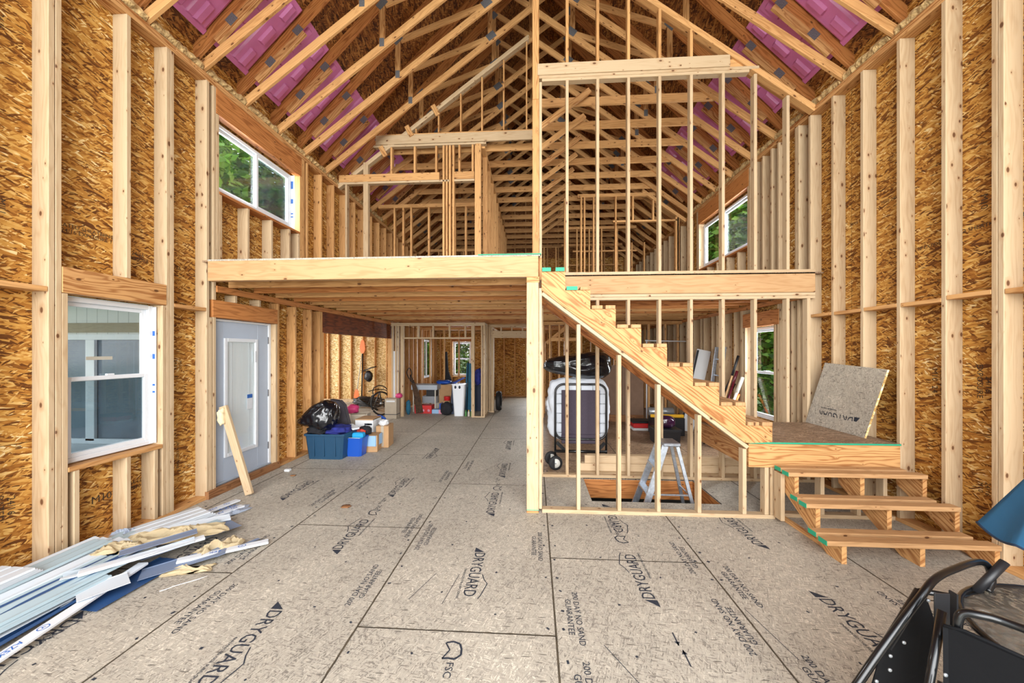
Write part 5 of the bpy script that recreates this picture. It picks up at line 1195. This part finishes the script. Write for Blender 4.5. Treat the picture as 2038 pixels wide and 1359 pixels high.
# ------------------------------------------------------------------ behind the stair: rollaway bed, bag, lumber, ladder
rb = empty('rollaway_bed', (.66, 5.5, 0), 'folded rollaway bed on wheels with a white covered mattress', 'bed')
def rrect(x0, x1, z0, z1, c, y, k=6):
    out = []
    for cx, cz, a0 in ((x1 - c, z1 - c, 0), (x0 + c, z1 - c, 90), (x0 + c, z0 + c, 180), (x1 - c, z0 + c, 270)):
        for i in range(k + 1): a = math.radians(a0 + 90 * i / k); out.append((cx + c * math.cos(a), y, cz + c * math.sin(a)))
    return out
tube('frame', rrect(.30, 1.03, .43, 1.22, .12, 5.32), .016, 'black_metal', rb, closed=True)
for x in (.30, 1.03): tube('leg', [(x, 5.32, .9), (x, 5.34, .12)], .016, 'black_metal', rb)
tube('frame_rail', [(.29, 5.33, .25), (1.04, 5.33, .25)], .022, 'black_metal', rb); bar('gusset', (.32, 5.33, .38), (.44, 5.33, .26), .01, .05, 'black_metal', rb)
bar('gusset', (1.01, 5.33, .38), (.90, 5.33, .26), .01, .05, 'black_metal', rb)
bx('spring_mesh', (.39, 5.328, .50), (.94, 5.336, 1.135), 'bed_mesh', rb, .002); bx('spring_mesh', (.39, 5.325, .36), (.94, 5.37, .498), 'bed_mesh', rb, .02)
for i in range(5):
    for x0, x1 in ((.30, .39), (.94, 1.03)): tube('spring', [(x0, 5.325, .52 + i * .14), (x1, 5.335, .52 + i * .14)], .004, 'silver', rb, seg=5)
for i in range(3): tube('spring', [(.5 + .17 * i, 5.325, 1.21), (.5 + .17 * i, 5.335, 1.13)], .004, 'silver', rb, seg=5)
blob('mattress', (.645, 5.52, .84), (.44, .165, .455), 'bed_sheet', rb, seed=17, amp=.10, freq=2.5, sub=5, boxy=5)
for c in ((.30, 5.25, .101), (.25, 5.50, .101)):
    wo = lathe('wheel', [(.06, -.018), (.098, -.02), (.101, 0), (.098, .02), (.06, .018)], 'rubber', parent=rb, mw=Matrix.Translation(c) @ Matrix.Rotation(math.pi / 2, 4, 'X') @ Matrix.Rotation(.3, 4, 'Y')); lathe('hub', [(.064, -.022), (.064, .022)], 'wheel_white', parent=wo, mw=Matrix.Translation(c) @ Matrix.Rotation(math.pi / 2, 4, 'X')); lathe('axle_cap', [(.010, -.028), (.010, .028)], 'silver', parent=wo, mw=Matrix.Translation(c) @ Matrix.Rotation(math.pi / 2, 4, 'X'))
tube('caster', [(1.03, 5.33, .16), (1.06, 5.45, .04)], .02, 'black_metal', rb)
tag(blob('rubbish_bag', (.63, 5.52, 1.47), (.48, .26, .17), 'bag_plastic', seed=14, amp=.16, freq=1.6, sub=5, ridge=True, boxy=3, deform=lambda x, y, z: (x, y, z * (1 + .35 * x / .5) + .02)), 'long shiny black bag lying on top of the folded bed', 'rubbish bag')
GL = 'two-by-fours stacked behind the stair partition'
for i, (z, yo, h) in enumerate(((.0, 0, .135), (.0, .05, .135), (.1355, .012, .11), (.1355, .062, .11))):
    o = bx('timber_length', (.62 + .04 * i, 5.145 + yo, z), (3.05 - .05 * i, 5.19 + yo, z + h), 'spruce', None)
    tag(o, ('front length on the floor, bottom of the timber stack', 'rear length on the floor, bottom of the timber stack', 'front length on top of the timber stack', 'rear length on top of the timber stack')[i] + ' behind the stair', 'timber', GL)
sl = empty('step_ladder', (1.55, 4.5, -.95), 'paint-spattered aluminium step ladder standing in the floor opening', 'ladder')
topc = (1.60, 4.50, .60)
bx('top_cap', (1.50, 4.36, .585), (1.70, 4.62, .625), 'alu', sl, .008)
for s in (-1, 1):
    yt = 4.50 + s * .11; yb = 4.50 + s * .24
    bar('rail', (1.53, yt, .59), (1.00, yb, -.95), .022, .075, 'alu', sl, n=(0, 1, 0)); bar('rear_leg', (1.67, yt, .58), (2.02, yb, -.95), .02, .04, 'alu', sl, n=(0, 1, 0))
for k in range(4):
    z = .33 - k * .3; f = (.59 - z) / 1.54; x = 1.53 - .53 * f; yw = .11 + .13 * f
    bx('step', (x - .045, 4.5 - yw, z), (x + .045, 4.5 + yw, z + .02), 'alu', sl); xr = 1.67 + .35 * f
    if k in (1, 2): tube('rear_bar', [(xr, 4.5 - yw, z), (xr, 4.5 + yw, z)], .010, 'alu', sl); bar('spreader', (x, 4.5 - yw, z), (xr, 4.5 - yw, z + .0), .004, .02, 'alu', sl)

# under-stair storage further back
k_ = empty('tool_case', (2.35, 8.1, 0), 'red and black boxed tool kit on the floor behind the stair', 'tool kit'); bx('base', (2.10, 7.95, 0), (2.62, 8.35, .05), 'box_white', k_, .01); bx('body', (2.12, 7.97, .05), (2.60, 8.33, .15), 'red_box', k_, .02); bx('lid', (2.10, 7.98, .15), (2.60, 8.34, .20), 'black_plastic', k_, .01)
k_ = empty('dark_chest', (2.5, 7.0, 0), 'low black plastic chest behind the step ladder', 'chest'); openbox('tub', 2.20, 2.66, 6.80, 7.20, 0, .24, 'black_plastic', k_, taper=.05, rim=.02); bx('lid', (2.19, 6.79, .24), (2.67, 7.21, .27), 'black_plastic', k_)
tag(blob('motorbike_helmet', (2.46, 7.0, .38), (.15, .13, .115), 'helmet', seed=50, amp=.06, sub=4), 'glossy dark red helmet on the black chest', 'helmet')
tag(bx('spirit_level', (2.35, 7.55, .36), (3.0, 7.60, .42), 'yellow', None, .004), 'yellow level lying across the crates behind the helmet', 'level')
carton('crate', 2.40, 3.0, 7.5, 7.9, 0, .355, 'black_plastic', 'black crate under the yellow level', 'crate')
tag(lathe('metal_canister', [(.07, -.25), (.085, -.24), (.085, .24), (.07, .25)], 'silver', mw=Matrix.Translation((2.62, 7.78, .445)) @ Matrix.Rotation(math.pi / 2, 4, 'Y')), 'silver cylinder lying on the black crate', 'cylinder')
k_ = empty('brown_panels', (2.2, 8.95, 0), 'plain brown sheet panels standing against the laundry wall', 'panel')
for a, b in ((1.62, 2.10), (2.11, 2.62)): bx('panel', (a, 8.98, .16), (b, 9.0, 1.36), 'brown_panel', k_)
bx('rail', (1.5, 8.96, .0), (2.62, 9.0, .16), 'sill_wood', k_)
pp = empty('water_pipe', (2.67, 8.9, 0), 'white plastic water pipe rising and turning along the laundry wall', 'pipe')
tube('pipe', [(2.67, 8.9, .0), (2.67, 8.9, 1.95)], .014, 'vinyl_white', pp); tube('pipe', [(2.67, 8.9, 1.95), (3.58, 8.9, 1.93)], .014, 'vinyl_white', pp); tube('elbow', [(2.64, 8.9, 1.95), (2.72, 8.9, 1.95)], .022, 'vinyl_white', pp)
al = empty('shelf_frame', (3.5, 8.0, 0), 'white framed insulated panel leaning on the far side wall studs', 'panel')
bar('panel', (3.18, 7.9, .02), (3.55, 7.9, 1.72), .03, .28, 'box_white', al, n=(0, 1, .0)); bar('edge', (3.05, 7.88, .02), (3.42, 7.88, 1.72), .04, .03, 'black_plastic', al)
al = empty('extension_ladder', (3.5, 7.4, 0), 'aluminium ladder leaning on the side wall beyond the stair', 'ladder')
for y in (7.12, 7.42): bar('rail', (3.36, y, 0), (3.58, y, 1.78), .025, .06, 'alu', al, n=(0, 1, 0))
for k in range(5): tube('rung', [(3.40 + .04 * k, 7.12, .3 + .31 * k), (3.40 + .04 * k, 7.42, .3 + .31 * k)], .014, 'alu', al)
GT = 'long handled tools leaning by the side window'
for i, (a, b, r_, mt, lb) in enumerate((((3.12, 6.72, .02), (3.58, 6.66, 1.62), .017, 'cardboard', 'wooden handled tool with a black grip, tallest by the window'), ((3.20, 6.66, .02), (3.59, 6.55, 1.25), .024, 'offwhite', 'pale wooden bat leaning nearest the window'),
        ((2.98, 6.84, .02), (3.54, 6.82, 1.22), .014, 'black_plastic', 'black pole furthest from the window'), ((3.05, 6.80, .02), (3.57, 6.75, 1.12), .014, 'black_metal', 'slim black metal pole between the other tools'), ((3.22, 6.78, .02), (3.58, 6.70, 1.35), .020, 'maroon', 'dark red paddle shaped tool among the poles'), ((3.15, 6.60, .02), (3.56, 6.6, .95), .015, 'orange_blade', 'short orange handled tool with a blue collar'))):
    r0 = empty('leaning_tool', a, lb, 'tool', GT); A_, B_ = Vector(a), Vector(b); tube('handle', [A_, A_.lerp(B_, .78)], r_, mt, r0); tube('grip', [A_.lerp(B_, .78), B_], r_ * 1.25, 'maroon' if i == 4 else ('black_plastic' if i in (0, 2, 3) else mt), r0)

# ------------------------------------------------------------------ patio furniture in the near corner
uz = empty('patio_umbrella', (2.85, 1.92, 0), 'blue patio umbrella hanging half closed at the side wall', 'umbrella')
def umbrella():
    bm = bmesh.new(); ap = Vector((2.68, 1.92, 1.40)); n = 64; K = 9; rows = []
    for j in range(K + 1):
        t = j / K; row = []
        for i in range(n):
            a = 2 * math.pi * i / n; f = abs(math.sin(a * 4)) ; r = .35 * t * (1 - .10 * f * t); z = 1.40 - .645 * t - .03 * f * t * t
            row.append(bm.verts.new((ap.x + math.cos(a) * r, ap.y + math.sin(a) * r, z)))
        rows.append(row)
    for A, B in zip(rows[1:], rows[2:]):
        for i in range(n): bm.faces.new((A[i], A[(i + 1) % n], B[(i + 1) % n], B[i]))
    top = bm.verts.new(ap)
    for i in range(n): bm.faces.new((top, rows[1][(i + 1) % n], rows[1][i]))
    for v in rows[0]: bm.verts.remove(v)
    hem = [v.co.copy() for v in rows[K]]
    bmesh.ops.solidify(bm, geom=bm.faces[:], thickness=.003)
    fin(bm, 'canopy', 'umbrella_blue', uz, smooth=True); tube('hem', hem, .006, 'umbrella_hem', uz, closed=True, seg=6)
    tube('pole', [(2.68, 1.92, .0), (2.68, 1.92, 1.66)], .019, 'black_metal', uz, seg=12); lathe('base', [(.24, 0), (.24, .03), (.06, .06), (.03, .14)], 'black_metal', (2.68, 1.92, 0), uz)
    for i in range(8):
        a = math.pi / 4 * i; tube('rib', [(2.68, 1.92, 1.385), (2.68 + math.cos(a) * .335, 1.92 + math.sin(a) * .335, .765)], .005, 'black_metal', uz, seg=6)
umbrella()
tbz = empty('glass_table', (2.10, 1.30, 0), 'round patio table with rippled glass top and black rim', 'table')
m, nt_, p_ = newmat('ripple_glass'); p_.inputs['Base Color'].default_value = (.75, .70, .62, 1); p_.inputs['Roughness'].default_value = .12; p_.inputs['Coat Weight'].default_value = .5
t1 = N(nt_, 'ShaderNodeTexCoord'); v1 = N(nt_, 'ShaderNodeTexVoronoi', feature='SMOOTH_F1'); v1.inputs['Scale'].default_value = 38; L(nt_, t1.outputs['Object'], v1.inputs['Vector']); b1 = N(nt_, 'ShaderNodeBump'); b1.inputs['Strength'].default_value = .55; b1.inputs['Distance'].default_value = .02; L(nt_, v1.outputs['Distance'], b1.inputs['Height']); L(nt_, b1.outputs[0], p_.inputs['Normal'])
p_.inputs['Transmission Weight'].default_value = .85; p_.inputs['IOR'].default_value = 1.3
lathe('table_top', [(.44, .655), (.44, .661)], 'ripple_glass', (2.06, 1.30, 0), tbz, 48); tube('rim', [(2.06 + math.cos(2 * math.pi * k / 48) * .445, 1.30 + math.sin(2 * math.pi * k / 48) * .445, .658) for k in range(48)], .012, 'black_metal', tbz, closed=True)
for k in range(4):
    a = math.pi / 4 + k * math.pi / 2; tube('leg', [(2.06 + math.cos(a) * .36, 1.30 + math.sin(a) * .36, .65), (2.06 + math.cos(a) * .30, 1.30 + math.sin(a) * .30, .3), (2.06 + math.cos(a) * .40, 1.30 + math.sin(a) * .40, 0)], .013, 'black_metal', tbz)
# two folded sling chairs leaning together
fc = empty('folding_chair', (1.5, 1.6, 0), 'black folding sling chair standing folded beside the glass table', 'chair')
tube('front_tube', [(1.17, 1.50, .02), (1.30, 1.55, .365), (1.60, 1.62, .692)], .0135, 'black_metal', fc, seg=12)
tube('tube_sleeve', [(1.42, 1.57, .50), (1.60, 1.62, .700)], .018, 'black_plastic', fc, seg=12)
tube('back_tube', smoothpath([(1.25, 1.52, .36), (1.38, 1.54, .52), (1.56, 1.58, .70), (1.66, 1.62, .755), (1.80, 1.67, .775), (1.93, 1.72, .775), (1.985, 1.73, .755), (1.99, 1.72, .70), (1.95, 1.70, .66)], 8), .0135, 'black_metal', fc, seg=12)
prism_ = bmesh.new(); q = [(1.36, 1.535, .46), (1.60, 1.60, .70), (1.64, 1.60, .58), (1.60, 1.58, .36), (1.30, 1.53, .26)]
a_ = [prism_.verts.new(p) for p in q]; b2 = [prism_.verts.new((p[0], p[1] + .004, p[2])) for p in q]; prism_.faces.new(a_); prism_.faces.new(b2[::-1])
for i in range(5): prism_.faces.new((a_[i], b2[i], b2[(i + 1) % 5], a_[(i + 1) % 5]))
fin(prism_, 'sling_seat', 'sling', fc)
tube('arm_end', [(1.90, 1.70, .655), (2.02, 1.70, .79)], .016, 'black_plastic', fc, seg=12)
tube('arm_tube', [(1.60, 1.62, .70), (1.80, 1.66, .655), (1.93, 1.70, .65)], .011, 'black_metal', fc, seg=10)
bar('bracket', (1.548, 1.49, .775), (1.548, 1.49, .60), .006, .055, 'black_plastic', fc, n=(0, 1, 0)); bar('bracket', (1.60, 1.50, .775), (1.60, 1.50, .60), .006, .03, 'black_plastic', fc, n=(1, 0, 0))
for p in ((1.335, 1.53, .40), (1.40, 1.545, .49), (1.585, 1.59, .685), (1.45, 1.545, .545), (1.375, 1.52, .455), (1.31, 1.52, .34)): blob('rivet', (p[0], p[1] - .016, p[2] + .006), (.007, .004, .007), 'silver', fc, seed=1, amp=0, sub=2)
fd = empty('folding_chair', (1.6, 1.35, 0), 'black mesh folding chair in the near corner in front of the glass table', 'chair')
tube('side_tube', [(1.30, 1.32, .02), (1.412, 1.40, .507), (1.509, 1.45, .735)], .0135, 'black_metal', fd, seg=12)
tube('leg_tube', [(1.22, 1.30, .02), (1.36, 1.33, .45), (1.395, 1.34, .56)], .0125, 'black_metal', fd, seg=12)
tube('back_hoop', smoothpath([(1.505, 1.40, .66), (1.508, 1.40, .73), (1.520, 1.395, .765), (1.548, 1.37, .777), (1.60, 1.33, .778), (1.70, 1.15, .788), (1.80, .95, .79), (1.82, .90, .72), (1.80, .90, .5)], 8), .0135, 'black_metal', fd, seg=12)
bm = bmesh.new(); q = [(1.463, 1.405, .712), (1.505, 1.375, .715), (1.74, .93, .715), (1.70, .90, .15), (1.42, 1.36, .15)]
a_ = [bm.verts.new(p) for p in q]; b2 = [bm.verts.new((p[0] + .004, p[1] + .003, p[2])) for p in q]; bm.faces.new(a_); bm.faces.new(b2[::-1])
for i in range(5): bm.faces.new((a_[i], b2[i], b2[(i + 1) % 5], a_[(i + 1) % 5]))
fin(bm, 'mesh_back', 'sling', fd); tube('stitched_edge', [(1.463, 1.403, .714), (1.505, 1.373, .717), (1.74, .928, .717)], .006, 'sling', fd)
for p in ((1.50, 1.43, .70), (1.44, 1.39, .56)): blob('rivet', (p[0], p[1] - .016, p[2]), (.007, .004, .007), 'silver', fd, seed=1, amp=0, sub=2)

# ------------------------------------------------------------------ printed stamps on the wall sheets, flashing at the windows
def stamp(side, y, z, s, size, rot=False):
    x = XL - DZ + .0008 if side == 'L' else XR + DZ - .0008
    X_, Y_ = ((0, 1, 0), (0, 0, 1)) if side == 'L' else ((0, -1, 0), (0, 0, 1))
    if rot: X_, Y_ = ((0, 0, -1), X_)
    text('printed_stamp', s, (x, y, z), X_, Y_, size, 'ink_wall', wl if side == 'L' else wr, ext=.0002)
for side, y, z, s, size, rot in (('L', 2.95, 2.72, 'RATED SHEATHING\n24/16 EXPOSURE 1', .045, 0), ('L', 3.35, 2.62, '24/16\nEXPOSURE 1', .05, 0), ('L', 2.40, 2.75, 'MILL\n24/16', .06, 1), ('L', 2.35, 1.52, '24/16\nM10', .07, 1), ('L', 2.45, .55, '24/16\nRATED', .06, 1), ('L', 3.05, .38, 'M10', .09, 0),
        ('L', 3.70, 3.35, 'M10', .06, 1), ('L', 3.72, 2.6, '24/16', .06, 0), ('L', 3.75, 1.55, 'M10\n24/16', .05, 1), ('L', 3.75, .55, '24/16 EXPOSURE 1', .04, 1), ('L', 3.33, .4, '24/16\nM10', .05, 0), ('L', 2.4, 4.1, '24/16\nM10', .05, 1),
        ('R', 3.30, 1.42, '24/16\nEXPOSURE 1', .06, 1), ('R', 3.68, 1.42, 'M10  24', .07, 1), ('R', 3.60, 1.42, 'RATED\nSHEATHING', .04, 1), ('R', 3.0, 1.40, '24/16 M10', .06, 0), ('R', 3.3, 2.75, 'RATED SHEATHING 24/16', .05, 0), ('R', 3.3, 2.95, 'M10', .07, 1), ('R', 3.7, 2.7, '24/16 EXPOSURE 1', .05, 0), ('R', 3.15, 4.1, '24/16 M10', .05, 0),
        ('R', 4.1, 3.3, 'M10 24/16', .05, 0), ('R', 4.5, 3.2, '24/16 M10', .05, 0), ('R', 4.85, 2.9, '12', .06, 0), ('R', 3.3, .55, '24/16\nM10', .05, 1), ('R', 3.2, .8, 'MILL', .06, 1)):
    stamp(side, y, z, s, size, rot)
bx('flashing_tape', (XL - DZ + .01, 3.440, .78), (XL - .05, 3.4445, 2.14), 'vinyl_white', wl, bev=0); bx('flashing_tape', (XL - DZ + .01, 5.53, 3.62), (XL - .03, 5.535, 4.46), 'vinyl_white', wl, bev=0)
for z, h in ((1.85, .05), (1.62, .05), (1.35, .02), (1.28, .02)): bx('flashing_print', (XL - .10, 3.4385, z), (XL - .06, 3.4395, z + h), 'sticker_blue', wl, bev=0)
for z, h in ((4.25, .12), (4.02, .07), (3.85, .02), (3.80, .02)): bx('flashing_print', (XL - .09, 5.5285, z), (XL - .05, 5.5295, z + h), 'sticker_blue', wl, bev=0)
bx('window_sticker', (XL - .135, 2.93, 1.62), (XL - .134, 3.13, 1.65), 'offwhite', wnd, bev=0)

# ------------------------------------------------------------------ trees outside the windows
m, nt_, p_ = newmat('leaves'); oi_ = N(nt_, 'ShaderNodeNewGeometry'); r_ = ramp(nt_, oi_.outputs['Random Per Island'], [(0, s2l('#2f5a1e')), (.5, s2l('#4f8a2c')), (1, s2l('#8fc24a'))]); L(nt_, r_.outputs[0], p_.inputs['Base Color']); p_.inputs['Roughness'].default_value = .6
tr_ = N(nt_, 'ShaderNodeBsdfTranslucent'); L(nt_, r_.outputs[0], tr_.inputs[0]); ms_ = N(nt_, 'ShaderNodeMixShader'); ms_.inputs[0].default_value = .4; out_ = [n for n in nt_.nodes if n.type == 'OUTPUT_MATERIAL'][0]; L(nt_, p_.outputs[0], ms_.inputs[1]); L(nt_, tr_.outputs[0], ms_.inputs[2]); L(nt_, ms_.outputs[0], out_.inputs[0])
def foliage_mesh(seed, n=15000):
    r = random.Random(seed); bm = bmesh.new(); cl = [(r.uniform(-1.6, 1.6), r.uniform(-1.6, 1.6), r.uniform(1.0, 7.5), r.uniform(.7, 1.4)) for _ in range(34)]
    for _ in range(n):
        cx, cy, cz, cr_ = cl[r.randrange(len(cl))]; d = Vector((r.gauss(0, 1), r.gauss(0, 1), r.gauss(0, 1))).normalized() * cr_ * r.uniform(.6, 1.05)
        p = Vector((cx, cy, cz)) + d; s = r.uniform(.08, .17); a = Vector((r.gauss(0, 1), r.gauss(0, 1), r.gauss(0, .5))).normalized(); b = a.cross(Vector((r.gauss(0, 1), r.gauss(0, 1), r.gauss(0, 1)))).normalized()
        bm.faces.new([bm.verts.new(p + a * s), bm.verts.new(p + b * s * .5), bm.verts.new(p - a * s), bm.verts.new(p - b * s * .5)])
    me = bpy.data.meshes.new('foliage'); bm.to_mesh(me); bm.free(); me.materials.append(M['leaves']); return me
fmesh = [foliage_mesh(1), foliage_mesh(2)]
TREES = [(-12.6, 9.0, 1.45, 'high window on the patio door side, nearest the house'), (-13.0, 13.2, 1.5, 'high patio side window, second back'), (-12.4, 17.2, 1.3, 'patio side, third back'), (-9.0, 16.8, 1.0, 'far patio side window'), (-16.0, 5.5, 1.4, 'patio side, behind the first'),
         (-4.4, 18.0, .85, 'left far gable window'), (-1.8, 19.4, 1.0, 'middle of the far gable wall'), (1.4, 18.2, .85, 'hall end window'), (-6.8, 20.5, 1.1, 'far corner of the side room'),
         (7.8, 8.4, .75, 'landing side window, nearest the house'), (8.6, 14.0, 1.15, 'landing side high window'), (9.8, 18.5, 1.25, 'landing side, third back'), (7.0, 21.5, 1.2, 'landing side, furthest back'), (11.5, 11.0, 1.1, 'landing side wall, set well back')]
for i, (x, y, s, where) in enumerate(TREES):
    t = empty('leafy_tree', (x, y, -1.0), 'bright green leafy tree outside the ' + where, 'tree', 'trees round the house')
    f = link('foliage', fmesh[i % 2], None, t, Matrix.Translation((x, y, -1.0)) @ Matrix.Rotation(i * 1.3, 4, 'Z') @ Matrix.Diagonal((s, s, s, 1)))
    f['kind'] = 'stuff'
    tube('trunk', [(x, y, -1.05), (x + .1, y, 1.5 * s), (x, y + .1, 4.5 * s)], [.16 * s, .12 * s, .05 * s], 'bark', t)
